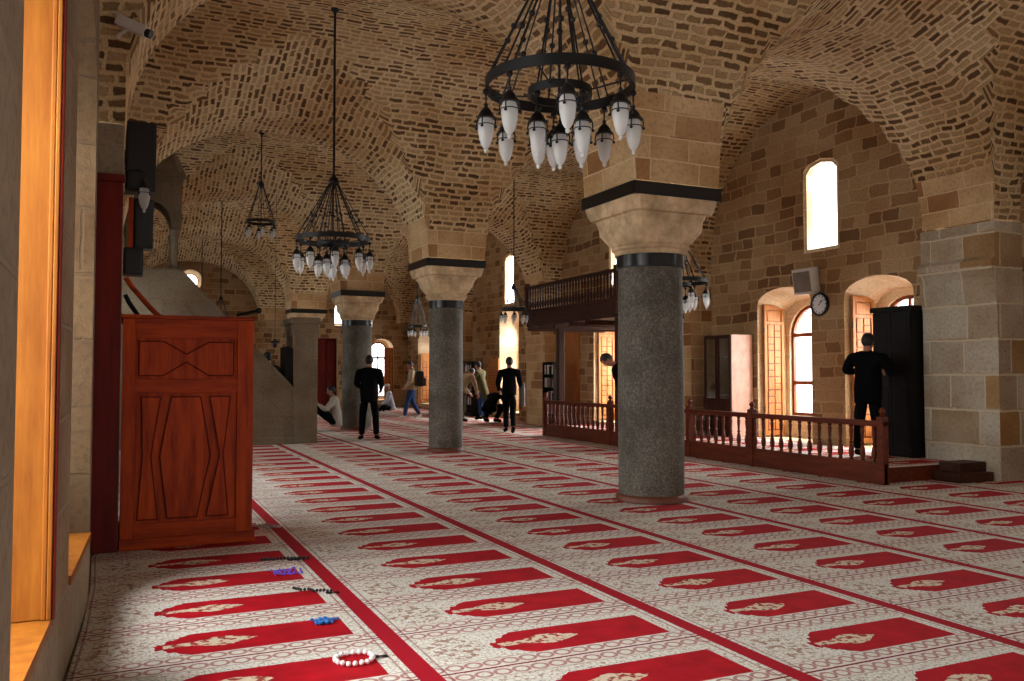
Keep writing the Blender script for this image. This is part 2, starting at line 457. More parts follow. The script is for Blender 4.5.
# ---- ceiling: groin vaults over two aisles
def build_ceiling():
    def samples(a, b, n): return [ (a+b)/2 - (b-a)/2*math.cos(PI*i/n) for i in range(n+1)]
    N = 22
    xs = []   # (x, kind, u)
    def seg_x():
        out = [(XL-.3, 'wl', 0.)]
        for i, x in enumerate(samples(PL, CXL, N)): out.append((x, 'L', -1+2*(x-PL)/(CXL-PL)))
        for i, x in enumerate(samples(CXR, PR, N)): out.append((x, 'R', -1+2*(x-CXR)/(PR-CXR)))
        out.append((XR+.03, 'wr', 0.)); return out
    def seg_y():
        out = [(YB-.06, -1, -1.)]
        for k in range(len(PY)-1):
            a, b = PY[k]+HW, PY[k+1]-HW
            for y in samples(a, b, N): out.append((y, k, -1+2*(y-a)/(b-a)))
        out.append((YF+.06, 99, 1.)); return out
    X, Y = seg_x(), seg_y()
    def arc(vals, R, key):
        d = []; s_ = 0; prev = None
        for (q, k, t) in vals:
            z = R*prof(t) if k not in ('wl', 'wr') else 0
            if prev is not None: s_ += math.hypot(q-prev[0], z-prev[1])
            d.append(s_); prev = (q, z)
        return d
    ax, ay = arc(X, RA, 0), arc(Y, RB, 1)
    bm = bmesh.new(); uvl = bm.loops.layers.uv.new('UVMap')
    grid = []
    def hz(i, j):
        x, kx, u = X[i]; y, ky, v = Y[j]
        B = prof(v)*RB
        if kx in ('wl', 'wr'): return Z0 + B
        R = RB - (RB-RA)*abs(v)**1.6
        return Z0 + max(prof(u)*R, B)
    for i in range(len(X)):
        row = []
        for j in range(len(Y)):
            z = hz(i, j)
            nx = mnoise.noise(Vector((X[i][0]*1.3, Y[j][0]*1.3, z*1.3)))*.014
            row.append(bm.verts.new((X[i][0], Y[j][0], z+nx)))
        grid.append(row)
    for i in range(len(X)-1):
        for j in range(len(Y)-1):
            xk = (X[i][1], X[i+1][1]); yk = (Y[j][1], Y[j+1][1])
            arcade = xk == ('L', 'R') or xk[0] == 'wl' or xk[1] == 'wr'
            if arcade and yk[0] != yk[1] and -1 not in yk and 99 not in yk: continue        # top of a column or pier
            f = bm.faces.new((grid[i][j], grid[i+1][j], grid[i+1][j+1], grid[i][j+1]))
            u = (X[i][2]+X[i+1][2])/2; v = (Y[j][2]+Y[j+1][2])/2
            if arcade: main = False
            elif yk[0] != yk[1]: main = True
            else: main = prof(u)*(RB-(RB-RA)*abs(v)**1.6) > prof(v)*RB
            for l, (a, b) in zip(f.loops, ((i, j), (i+1, j), (i+1, j+1), (i, j+1))):
                l[uvl].uv = (Y[b][0], ax[a]) if main else (X[a][0]+40, ay[b])
            f.smooth = True
            zz = max(l.vert.co.z for l in f.loops) + mnoise.noise(f.calc_center_median()*1.1)*.35
            if zz < 4.15 and not (xk[0] == 'wl' or xk[1] == 'wr'):
                f.material_index = 1
                cc = f.calc_center_median()
                for l in f.loops: l[uvl].uv = (l.vert.co.y if main else l.vert.co.x, l.vert.co.z)
    # hidden ends over the gable walls
    bmesh.ops.recalc_face_normals(bm, faces=bm.faces)
    me = bpy.data.meshes.new('ceiling'); bm.to_mesh(me); bm.free(); me.materials.append(M['vault']); me.materials.append(M['impost'])
    me.set_sharp_from_angle(angle=math.radians(28))
    return struct(put('ceiling', me))
build_ceiling()

# ---- floor under the carpet
MB().box(XL-.6, XR+.8, YB-.3, YF+.6, -.25, -.012).obj('floor', M['floor']); struct(bpy.data.objects['floor'])

# ---- wall-to-wall carpet with one UV unit per prayer place
def build_carpet():
    bm = bmesh.new(); uvl = bm.loops.layers.uv.new('UVMap')
    xs = [-.22, 1.31, 2.85, 4.18, 5.565, 6.81, 8.12, 9.45, 10.685]
    us = [-.62+1, 2, 3, 4, 5, 6, 7, 8, 9]
    us[0] = 1 + (1.36-1.53)/1.36*0 + (-.0)
    us[0] = 1.04
    y0, y1 = YB+.01, YF-.01; n = 38
    vv = lambda y: (y-3.07)/.667
    for i in range(len(xs)-1):
        for j in range(n):
            ya, yb = y0+(y1-y0)*j/n, y0+(y1-y0)*(j+1)/n
            xl = lambda y: (-.388+.045*y if y < 5.7 else (-.13-.0195*(y-5.8) if y < 7.3 else PL+.0)) if i == 0 else xs[i]
            q = [(xl(ya), ya), (xs[i+1], ya), (xs[i+1], yb), (xl(yb), yb)]
            f = bm.faces.new([bm.verts.new((a, b, 0)) for a, b in q])
            uq = [(us[i], vv(ya)), (us[i+1], vv(ya)), (us[i+1], vv(yb)), (us[i], vv(yb))]
            for l, w in zip(f.loops, uq): l[uvl].uv = w
    bmesh.ops.remove_doubles(bm, verts=bm.verts, dist=1e-5)
    g = bmesh.ops.extrude_face_region(bm, geom=bm.faces[:])
    for v in [v for v in g['geom'] if isinstance(v, bmesh.types.BMVert)]: v.co.z -= .012
    bmesh.ops.recalc_face_normals(bm, faces=bm.faces)
    me = bpy.data.meshes.new('prayer_carpet'); bm.to_mesh(me); bm.free(); me.materials.append(M['carpet'])
    o = put('prayer_carpet', me)
    tag(o, 'red and cream wall-to-wall prayer carpet woven with rows of arched niches', 'carpet')
build_carpet()

# ------------------------------------------------------------------ walls with deep window niches
def arch_loop(a, b, z0, zs, zc, n=10):
    """outline in (t,z): sill z0, springing zs, crown zc, elliptical head"""
    c, h = (a+b)/2, (b-a)/2
    pts = [(a, z0), (b, z0), (b, zs)]
    for i in range(1, n): 
        t = PI*i/n; pts.append((c+h*math.cos(t), zs+(zc-zs)*math.sin(t)))
    pts.append((a, zs)); return pts
def tall_loop(a, b, z0, zc):
    c, h = (a+b)/2, (b-a)/2; k = .16
    return [(a, z0), (b, z0), (b, zc-k*1.0), (b-h*.28, zc-k*.35), (c, zc), (a+h*.28, zc-k*.35), (a, zc-k*1.0)]

WIN_N = [0]
def wall_build(name, P, nrm, t0, t1, z0, z1, openings, mat, rmat=None):
    """P(t,z,d): point on the wall at along-coordinate t, height z, d metres outwards.
    opening: dict(front=loop, depth, back=loop, hole=loop, out)"""
    mb = MB()
    mb.sheet([P(t0, z0, 0), P(t1, z0, 0), P(t1, z1, 0), P(t0, z1, 0)], [[P(t, z, 0) for t, z in o['front']] for o in openings])
    o_ = mb.obj(name, mat, recalc=False); struct(o_)
    mb = MB()
    for o in openings:
        d, d2 = o['depth'], o['depth']+o.get('out', .2)
        mb.strip([P(t, z, 0) for t, z in o['front']], [P(t, z, d) for t, z in o['back']])
        if o.get('hole'):
            mb.sheet([P(t, z, d) for t, z in o['back']], [[P(t, z, d) for t, z in o['hole']]])
            mb.strip([P(t, z, d) for t, z in o['hole']], [P(t, z, d2) for t, z in o['hole']])
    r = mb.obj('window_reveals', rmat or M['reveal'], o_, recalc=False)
    return o_

def offset_loop(loop, k):
    c = Vector((sum(p[0] for p in loop)/len(loop), sum(p[1] for p in loop)/len(loop)))
    a0, a1 = min(p[0] for p in loop), max(p[0] for p in loop); b0, b1 = min(p[1] for p in loop), max(p[1] for p in loop)
    fx, fz = 1-2*k/(a1-a0), 1-2*k/(b1-b0); cx, cz = (a0+a1)/2, (b0+b1)/2
    return [(cx+(x-cx)*fx, cz+(z-cz)*fz) for x, z in loop]

def window_unit(P, hole, d, transoms=(), mull=True):
    """a framed glazed window filling HOLE at depth d"""
    WIN_N[0] += 1
    w = empty('window_%d' % WIN_N[0]); struct(w)
    a0, a1 = min(p[0] for p in hole), max(p[0] for p in hole); zmin, zmax = min(p[1] for p in hole), max(p[1] for p in hole)
    inner = offset_loop(hole, .055 if mull else .014)
    mb = MB(); D = Vector(P(0, 0, .06)) - Vector(P(0, 0, 0))
    mb.prism([P(t, z, d+.05) for t, z in hole], D, [[P(t, z, d+.05) for t, z in inner]])
    def bar(ta, tb, za, zb):
        mb.prism([P(ta, za, d+.055), P(tb, za, d+.055), P(tb, zb, d+.055), P(ta, zb, d+.055)], D*.8)
    for z in transoms: bar(a0+.04, a1-.04, z-.035, z+.035)
    if mull: bar((a0+a1)/2-.025, (a0+a1)/2+.025, zmin+.03, zmax-.04)
    mb.obj('window_frame', M['frame'] if mull else M['reveal'], w)
    mb = MB(); mb.prism([P(t, z, d+.075) for t, z in inner], D*.1); mb.obj('window_pane', M['glass'], w)
    return w

LIGHTS = []
def sky_light(P, hole, d, watts, col=(1, .985, .96), tilt=.9, grow=1.7):
    a0, a1 = min(p[0] for p in hole), max(p[0] for p in hole); z0, z1 = min(p[1] for p in hole), max(p[1] for p in hole)
    c = Vector(P((a0+a1)/2, (z0+z1)/2, d)); outv = (Vector(P(0, 0, 1)) - Vector(P(0, 0, 0)))
    L = bpy.data.lights.new('daylight', 'AREA'); L.shape = 'RECTANGLE'; L.size = (a1-a0)*grow; L.size_y = (z1-z0)*grow*.8
    L.energy = watts; L.color = col
    o = bpy.data.objects.new('daylight', L); COL.objects.link(o)
    o.location = c + outv*.9 + Vector((0, 0, .9*tilt))
    o.rotation_euler = (c - o.location).to_track_quat('-Z', 'Y').to_euler()
    LIGHTS.append(o)

PRt = lambda t, z, d: (XR+d, t, z)
PLf = lambda t, z, d: (XL-d, t, z)
PLn = lambda t, z, d: (-.4025+.045*t-d, t, z)      # the near stretch of the left wall runs a little askew
PFr = lambda t, z, d: (t, YF+d, z)
PBk = lambda t, z, d: (t, YB-d, z)

RIGHT_C = [-1.9, 4.3, 10.73, 16.72, 23.25, 30.4]
UP_C = [-1.8, 4.6, 10.85, 17.3, 23.5, 30.2]
POW = dict(R=[10, 10, 560, 800, 800, 160], U=[20, 30, 130, 170, 160, 30], L=[70, 700, 300, 120, 90, 30])
ops = []; fr = []
for k, c in enumerate(RIGHT_C):
    for a, b in (((c-1.70, c-.36), (c+.37, c+1.72)) if k != 4 else ((22.8, 24.2),)):
        up_ = .0 if k != 4 else .42
        front = arch_loop(a, b, .2, 2.62+up_, 2.9+up_)
        back = arch_loop(a+.03, b-.03, .2, 2.42+up_, 2.74+up_)
        hole = arch_loop(a+.12, b-.12, .6, 2.08+up_, 2.62+up_, 14)
        ops.append(dict(front=front, back=back, hole=hole, depth=.65)); fr.append((hole, .65, 'R', k, (1.2, 2.08)))
    u = UP_C[k]
    front = tall_loop(u-.4, u+.4, 3.43, 5.0); back = tall_loop(u-.37, u+.37, 3.46, 4.97); hole = tall_loop(u-.355, u+.355, 3.475, 4.955)
    ops.append(dict(front=front, back=back, hole=hole, depth=.03, out=.12)); fr.append((hole, -.03, 'U', k, ()))
wall_build('wall_right', PRt, -1, YB-.02, YF+.02, -.1, 6.4, ops, M['wall'])
for hole, d, kd, k, tr in fr:
    window_unit(PRt, hole, d, tr, kd == 'R'); sky_light(PRt, hole, d, POW[kd][k])

LEFT_C = [-1.9, 4.5, 11.1, 17.4, 23.8, 30.2]
for part, ks in (('wall_left', (0, 1)), ('wall_left_far', (2, 3, 4, 5))):
    ops = []; fr = []; P = PLn if part == 'wall_left' else PLf
    for k in ks:
        c = LEFT_C[k]
        for a, b in (((c-1.9, c-.5), (c+.4, c+1.8)) if k != 1 else ((2.4, 3.87), (4.56, 5.76))):
            zs = .42 if (k != 1 or a < 4) else .8
            front = arch_loop(a, b, .42, 3.0, 3.5); back = arch_loop(a+.02, b-.02, .42, 2.9, 3.35); hole = arch_loop(a+.1, b-.1, zs+.1, 2.7, 3.15, 14)
            ops.append(dict(front=front, back=back, hole=hole, depth=.6)); fr.append((hole, k, a, b))
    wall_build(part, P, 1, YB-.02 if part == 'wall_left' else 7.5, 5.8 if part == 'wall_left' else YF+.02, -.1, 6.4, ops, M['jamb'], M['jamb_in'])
    for hole, k, a, b in fr:
        w = window_unit(P, hole, .6, (1.2, 2.3) if min(q[1] for q in hole) < 1 else (), True); sky_light(P, hole, .6, POW['L'][k] * (1. if not (k == 1 and a > 4) else .6))
        if k == 1:
            sl = MB(); sl.prism([P(a+.003, .385, -.012), P(b-.003, .385, -.012), P(b-.003, .385, .6), P(a+.003, .385, .6)], (0, 0, .042)); sl.obj('window_sill', M['golden'], w)

_w = MB(); _w.prism([(-.1415, 5.8, -.1), (-.172, 7.36, -.1), (-.8, 7.36, -.1), (-.8, 5.8, -.1)], (0, 0, 6.5)); struct(_w.obj('wall_left_near', M['jamb']))

# far wall: two lunettes, a round window, a small upper window, one tall window and a door
ops = []; fr = []
rnd = [(2.38+.3*math.cos(2*PI*i/20), 4.78+.3*math.sin(2*PI*i/20)) for i in range(20)]
rndf = [(2.38+.4*math.cos(2*PI*i/20), 4.78+.4*math.sin(2*PI*i/20)) for i in range(20)]
ops.append(dict(front=rndf, back=rnd, hole=offset_loop(rnd, .02), depth=.4)); fr.append((offset_loop(rnd, .02), .4, 40, ()))
h = arch_loop(7.75, 8.25, 3.3, 3.9, 4.2); ops.append(dict(front=offset_loop(h, -.07), back=h, hole=offset_loop(h, .03), depth=.4)); fr.append((offset_loop(h, .03), .4, 40, ()))
h = arch_loop(9.1, 10.1, .3, 2.3, 2.75); ops.append(dict(front=h, back=offset_loop(h, .03), hole=offset_loop(h, .1), depth=.5)); fr.append((offset_loop(h, .1), .5, 90, (1.2, 2.0)))
dr = [(6.98, .0), (7.82, .0), (7.82, 2.75), (6.98, 2.75)]
ops.append(dict(front=dr, back=dr, hole=None, depth=.25))
wall_build('wall_far', PFr, -1, XL-.05, XR+.05, -.1, 6.4, ops, M['wall'])
for hole, d, p, tr in fr:
    window_unit(PFr, hole, d, tr, bool(tr)); sky_light(PFr, hole, d, p)
dd = empty('door_1'); struct(dd)
mb = MB(); mb.box(6.94, 7.86, YF+.22, YF+.27, -.05, 2.8)
for (a, b, z0, z1) in ((7.06, 7.37, .2, 1.2), (7.43, 7.74, .2, 1.2), (7.06, 7.37, 1.35, 2.6), (7.43, 7.74, 1.35, 2.6)): mb.box(a, b, YF+.18, YF+.21, z0, z1, .008)
mb.obj('door_leaf', M['door_red'], dd)
MB().ball((7.45, YF+.16, 1.05), .03).obj('door_knob', M['iron'], dd)

# back wall behind the camera, with two entrance openings
ops = []; fr = []
for a, b in ((1.2, 3.4), (6.9, 9.1)):
    h = arch_loop(a, b, .02, 2.3, 3.0); ops.append(dict(front=h, back=offset_loop(h, .03), hole=offset_loop(h, .1), depth=.5)); fr.append((offset_loop(h, .1), .5, 40, (1.2, 2.3)))
wall_build('wall_back', PBk, 1, XL-.05, XR+.05, -.1, 6.4, ops, M['wall'])
for hole, d, p, tr in fr:
    window_unit(PBk, hole, d, tr); sky_light(PBk, hole, d, p)

# wall piers (structure, named as trim of the room)
tn = 0
for y in PY[1:6]:
    for side in (0, 1):
        tn += 1
        mb = MB()
        if side == 0:
            mb.box(XL-.1 if y > 5 else -.6, PL if y > 5 else -.19, y-HW, y+HW, 0, Z0-.02, .012)
            o = mb.obj('trim_%d' % tn, M['jamb'] if y < 10 else M['impost'])
        else:
            s_ = [(PR, 0), (PR, 2.16), (PR-.0, 2.2), (PR-.05, 2.5), (PR-.05, 2.62), (PR-.1, 2.74), (PR-.1, 2.84), (PR-.02, 2.9), (PR-.02, Z0-.02), (XR+.1, Z0-.02), (XR+.1, 0)]
            mb.prism([(x, y-HW-.02, z) for x, z in s_], (0, 2*HW+.04, 0))
            o = mb.obj('trim_%d' % tn, M['pier'] if y < 10 else M['impost'])
        struct(o)
# impost blocks: the upright foot of the vault on top of each pier is part of the ceiling

# ------------------------------------------------------------------ columns
def column(y, r, hw, label, base_gap=0.):
    c = empty('stone_column', (5.3, y, 0)); tag(c, label, 'column', 'arcade columns', 'thing')
    MB().lathe([(r+.012, 0), (r+.03, .005), (r+.03, .05), (r+.012, .075), (r, .08)], seg=40).obj('base_collar', M['copper'], c, smooth=True)
    MB().lathe([(r, .05), (r*1.01, 1.2), (r*.98, 2.56)], seg=40).obj('shaft', M['granite'], c, smooth=True)
    MB().lathe([(r*.98, 2.515), (r+.015, 2.52), (r+.015, 2.66), (r*.98, 2.665)], seg=40).obj('neck_band', M['band'], c, smooth=True)
    # capital: round below, square above, in mouldings
    mb = MB(); N = 48
    def section(z, size, rd):
        pts = []
        for k in range(N):
            a = 2*PI*(k+.5)/N; ca, sa = math.cos(a), math.sin(a)
            sq = size/max(abs(ca), abs(sa)); q = sq*(1-rd) + min(size, sq)*rd
            q = size*rd + sq*(1-rd)
            pts.append(Vector((q*ca, q*sa, z)))
        return pts
    R0 = r+.03; H = hw
    prof_ = [(2.655, R0, 1), (2.70, R0+.005, 1), (2.715, R0+.03, 1), (2.74, R0+.035, .95), (2.76, R0+.02, .9), (2.80, R0+.04, .7), (2.9, R0+.075, .35), (3.0, R0+(H-.05-R0)*.62, .12), (3.05, H-.045-.03, .04),
             (3.065, H-.075, .0), (3.075, H-.03, 0), (3.11, H-.012, 0), (3.16, H, 0), (3.21, H+.012, 0), (3.218, H+.012, 0)]
    vs = mb.quadgrid([section(*p) for p in prof_], True)
    mb.bm.faces.new(vs[0]); mb.bm.faces.new(vs[-1])
    mb.obj('capital', M['capital'], c, smooth=True)
    MB().box(-H-.022, H+.022, -H-.018, H+.018, 3.215, 3.352, .006).obj('abacus_band', M['band'], c)
    return c
column(7.9, .355, .53, 'nearest and largest grey granite column with black bands, right of the middle')
column(14.35, .3, .52, 'second grey granite column, beside the walking man in black')
column(20.6, .36, .52, 'third grey column, behind the man in a black suit standing at left')
column(27.0, .34, .52, 'farthest column, showing only its head above the stone minbar gateway')

# ------------------------------------------------------------------ shutters in the niches
def shutter_mesh(w, h, pane_rows=9):
    """closed leaf in the xz plane, front towards -y, x from 0 to w"""
    mb = MB(); mb.box(0, w, .012, .035, 0, h, .004)
    m = .055
    for x0, x1 in ((0, m), (w-m, w)): mb.box(x0, x1, -.012, .01, 0, h, .003)
    for z0, z1 in ((0, .08), (h-.1, h), (h-.36, h-.31)): mb.box(m, w-m, -.012, .01, z0, z1, .003)
    return mb
def shutter_panels(w, h, rows=8):
    mb = MB(); m = .075; n = 2
    mb.box(m, w-m, -.006, .01, h-.3, h-.11, .006)
    cw = (w-2*m)/n; ch = (h-.36-.1)/rows
    for i in range(n):
        for j in range(rows):
            x0 = m+i*cw; z0 = .1+j*ch
            if (i+j) % 2: mb.box(x0+.012, x0+cw-.012, -.008, .01, z0+.01, z0+ch-.012, .008)
            else:
                mb.box(x0+.012, x0+cw-.012, -.008, .01, z0+.01, z0+ch*.45, .008); mb.box(x0+.012, x0+cw-.012, -.008, .01, z0+ch*.52, z0+ch-.012, .008)
    return mb
SG = 'carved wooden window shutters'
def shutter(x, y, z, w, h, label, rz=0., mat=None):
    s = empty('window_shutter', (x, y, z), rz); tag(s, label, 'shutter', SG)
    shutter_mesh(w, h).obj('shutter_frame', mat or M['carved'], s)
    MB().box(.05, w-.05, .004, .014, .07, h-.09).obj('field_board', M['frame'], s)
    shutter_panels(w, h).obj('carved_panel', mat or M['carved'], s)
    for zz in (h*.2, h*.8): MB().tube([(-.008, -.01, zz-.05), (-.008, -.01, zz+.05)], .01).obj('hinge', M['iron'], s)
    return s
shutter(10.80, 12.385, .24, .46, 2.4, 'tall carved shutter folded back in the window niche just left of the wall clock')
shutter(10.80, 10.29, .24, .46, 2.4, 'tall carved shutter in the window niche behind the man in black')
shutter(10.80, 18.37, .24, .46, 2.4, 'carved shutter glowing in the niche beneath the wooden balcony')
shutter(10.655, 25.0, .65, .82, 1.2, 'orange wooden leaf hung open on the wall left of the person walking away in black', rz=-PI/2)
shutter(10.78, 32.03, .24, .46, 1.9, 'small far orange shutter right of the person carrying a backpack')
shutter(9.72, YF+.06, .3, .42, 2.1, 'far orange shutter beside the bright window behind the standing man at left', rz=0.)

# the near left window: broad golden shutter leaf against its far jamb
s = empty('window_shutter', (-.39, 3.79, .43)); tag(s, 'broad golden pine window board standing at the left edge of the view', 'shutter')
mb = MB(); mb.box(0, .14, 0, .05, 0, 2.6, .004); mb.obj('board', M['golden'], s)
mb = MB(); mb.box(.135, .152, -.012, .05, 0, 2.6, .004); mb.box(.154, .17, -.02, .05, 0, 2.6, .004); mb.obj('edge_moulding', M['golden'], s)
MB().box(.171, .182, -.014, .05, 0, 2.6, .004).obj('outer_edge', M['dark_red'], s)

wp = empty('wall_panel', (10.695, 19.14, .21)); tag(wp, 'tall orange wooden panel on the wall beneath the far end of the balcony', 'panel')
MB().box(-.035, 0, 0, .72, 0, 2.5, .004).obj('board', M['carved'], wp)
for zz in (.15, 1.0, 1.85): MB().box(-.048, -.03, .08, .64, zz, zz+.55, .008).obj('raised_field', M['carved'], wp)

# ------------------------------------------------------------------ raised platform, balustrade, balcony
p = empty('raised_platform', (8.62, 7.85, 0)); tag(p, 'low carpeted platform behind the turned balustrade along the window wall', 'platform')
MB().box(.03, 10.66-8.62, 0, 9.2, 0.002, .19).obj('base', M['rail_wood'], p)
def plat_carpet():
    bm = bmesh.new(); uvl = bm.loops.layers.uv.new('UVMap')
    b = bmesh.new(); bmesh.ops.create_cube(b, size=1)
    for v in b.verts: v.co = Vector((.05+(v.co.x+.5)*1.97, .02+(v.co.y+.5)*9.16, .19+(v.co.z+.5)*.014))
    me = bpy.data.meshes.new('carpet_top'); b.to_mesh(me); b.free(); bm.free()
    uv = me.uv_layers.new(name='UVMap')
    for l in me.loops:
        co = me.vertices[l.vertex_index].co; uv.data[l.index].uv = ((co.x+8.62)/1.38*1.0+.7, co.y/.667)
    me.materials.append(M['carpet']); put('carpet_top', me, p)
plat_carpet()

def turned(h, r):
    k = h
    return [(r*.8, 0), (r*.8, .05*k), (r*.55, .07*k), (r*.9, .12*k), (r*1.05, .24*k), (r*.85, .36*k), (r*.45, .46*k), (r*.8, .5*k), (r*.45, .54*k), (r*.6, .7*k), (r*.8, .86*k), (r*.5, .92*k), (r*.8, .95*k), (r*.8, k)]
b = empty('balustrade', (8.6, 7.7, 0)); tag(b, 'low reddish brown turned wooden balustrade along the front of the window platform', 'balustrade')
LEN = 9.3
MB().box(-.03, .03, .0, LEN, 0.002, .27, .006).obj('base_board', M['rail_wood'], b)
MB().box(-.045, .045, .0, LEN, .715, .785, .012).obj('top_rail', M['rail_wood'], b)
bm_ = MB().lathe(turned(.45, .034), seg=12).mesh('baluster', M['rail_wood'], True)
n = 50
for i in range(n): put('baluster', bm_, b, (0, .18+(LEN-.3)*i/(n-1), .268))
for yy in (.05, 2.45, 3.98, 6.5, LEN-.05):
    q = MB().box(-.05, .05, -.05, .05, 0.002, .84, .008).obj('newel_post', M['rail_wood'], b, (0, yy, 0))
    MB().lathe([(.03, .84), (.036, .855), (.02, .87), (.04, .9), (.04, .92), (.02, .945), (.0, .955)], seg=12).obj('finial', M['rail_wood'], q, smooth=True)

g = empty('balcony', (8.62, 13.95, 2.45)); tag(g, 'dark wooden gallery balcony with turned balusters under the vault on the window side', 'balcony')
BL = 4.0
mb = MB(); mb.box(.0, 1.53, 0, .98, 0, .1); mb.box(0, 2.05, .98, BL, 0, .1); mb.obj('deck', M['brown'], g)
mb = MB(); mb.box(-.05, .03, 0, BL, .08, .36, .01); mb.box(-.08, .03, 0, BL, .32, .37, .01); mb.box(-.07, .03, 0, BL, .05, .1, .01); mb.obj('fascia', M['brown'], g)
MB().box(-.05, .04, 0, BL, .86, .93, .012).obj('top_rail', M['brown'], g)
gm = MB().lathe(turned(.49, .03), seg=10).mesh('baluster', M['brown'], True)
for i in range(31): put('baluster', gm, g, (-.005, .1+(BL-.2)*i/30, .37))
for yy in (.04, BL-.04): MB().box(-.045, .045, -.045, .045, .3, 1.0, .008).obj('corner_post', M['brown'], g, (0, yy, 0))
for yy in (.2, 2.63): MB().box(-.07, .07, -.07, .07, -2.24, .06, .01).obj('support_post', M['brown'], g, (.16, yy, 0))
jm = MB().box(0, 2.03, -.05, .05, -.1, .005).mesh('joist', M['brown'])
for yy in (1.2, 1.9, 2.6, 3.3, 3.9): put('joist', jm, g, (0, yy, 0))

# ------------------------------------------------------------------ bookcases
def bookcase_open(loc, w, d, h, label, shelves=5, seed=1, rz=0.):
    """front towards -x, along +y"""
    random.seed(seed)
    r = empty('bookcase', loc, rz); tag(r, label, 'bookcase', 'bookcases along the window wall')
    mb = MB(); mb.box(d-.02, d, 0, w, 0, h); mb.box(0, d, 0, .025, 0, h); mb.box(0, d, w-.025, w, 0, h); mb.box(0, d, 0, w, h-.03, h); mb.box(0, d, 0, w, 0, .08)
    mb.obj('carcass', M['black_wood'], r)
    sh = MB().box(.01, d-.02, .025, w-.025, 0, .02).mesh('shelf', M['black_wood'])
    for i in range(1, shelves): put('shelf', sh, r, (0, 0, h*i/shelves))
    return r
def books(loc, w, h, shelves, count, seed, grp, place):
    random.seed(seed)
    bk = [MB().box(0, .17, 0, .045, 0, hh, .004).mesh('book', M[m]) for hh in (.2, .24) for m in ('book_w', 'book_g', 'book_w', 'book_b', 'book_r')]
    for i in range(1, shelves):
        y = .04
        for j in range(count):
            if y > w-.09: break
            o = put('book', random.choice(bk), None, (loc[0]+.04, loc[1]+y, loc[2]+h*i/shelves+.021))
            tag(o, 'book standing on a shelf of the %s' % place, 'book', grp)
            y += .047 + (random.random() < .12)*.06
bookcase_open((9.93, 19.12, 0), .62, .26, 1.66, 'black open bookcase with pale books against the pier left of the far balustrade end', 5, 3)
books((9.93, 19.12, 0), .62, 1.66, 5, 11, 4, 'books on the pier bookcase', 'black bookcase against the pier left of the balustrade')
bookcase_open((10.22, 25.35, 0), 1.3, .3, 1.75, 'dark open bookcase with grey books behind the two men in coats', 5, 5)
books((10.22, 25.35, 0), 1.3, 1.75, 5, 22, 6, 'books on the far bookcase', 'dark bookcase behind the two men in coats')
# glass-fronted cabinet left of the first window niche
c = empty('glass_bookcase', (10.19, 12.56, .205)); tag(c, 'dark bookcase with glass doors and pale pink side beside the left window niche', 'bookcase')
mb = MB(); mb.box(0, .48, .0, .025, 0, 1.88); mb.obj('side_panel', M['pink_panel'], c)
mb = MB(); mb.box(.46, .48, .025, .8, 0, 1.88); mb.box(0, .46, .775, .8, 0, 1.88); mb.box(0, .46, .025, .775, 1.85, 1.88); mb.box(0, .46, .025, .775, 0, .1)
for i in range(1, 5): mb.box(.04, .46, .025, .775, i*.37, i*.37+.02)
mb.obj('carcass', M['brown'], c)
for k in range(2):
    y0 = .01+k*.39
    d_ = MB(); D = (.025, 0, 0)
    d_.prism([(-.025, y0, .1), (-.025, y0+.38, .1), (-.025, y0+.38, 1.87), (-.025, y0, 1.87)], D, [[(-.025, y0+.05, .7), (-.025, y0+.33, .7), (-.025, y0+.33, 1.81), (-.025, y0+.05, 1.81)]])
    dd_ = d_.obj('glass_door', M['brown'], c)
    MB().box(-.016, -.01, y0+.045, y0+.335, .695, 1.815).obj('pane', M['cabglass'], dd_)
    MB().ball((-.035, y0+(.34 if k == 0 else .04), .95), .014).obj('knob', M['iron'], dd_)
# tall black bookcase at the man
c = empty('tall_bookcase', (10.0, 8.5, .205)); tag(c, 'tall black bookcase in front of the man in black by the right pier', 'bookcase')
mb = MB(); mb.box(.02, .32, 0, .66, 0, 2.06, .004); mb.box(-.02, .34, -.03, .69, 2.05, 2.12, .01); mb.box(-.01, .33, -.02, .68, 0, .1, .006); mb.obj('carcass', M['black_wood'], c)
for k in range(2):
    d_ = MB(); y0 = .01+k*.325
    d_.box(-.005, .02, y0, y0+.315, .11, 2.04, .004)
    for z0, z1 in ((.18, .9), (1.0, 1.95)): d_.box(-.012, 0, y0+.05, y0+.265, z0, z1, .006)
    dd_ = d_.obj('cabinet_door', M['black_wood'], c)
    MB().tube([(-.02, y0+(.28 if k == 0 else .035), 1.0), (-.02, y0+(.28 if k == 0 else .035), 1.12)], .007).obj('handle', M['iron'], dd_)
t_ = empty('wooden_step', (9.55, 7.42, 0)); tag(t_, 'low dark wooden step at the foot of the right pier beside the balustrade end', 'step')
MB().box(0, .62, 0, .4, .002, .12, .008).obj('lower_tread', M['brown'], t_)
MB().box(.12, .62, .1, .4, .12, .24, .008).obj('upper_tread', M['brown'], t_)

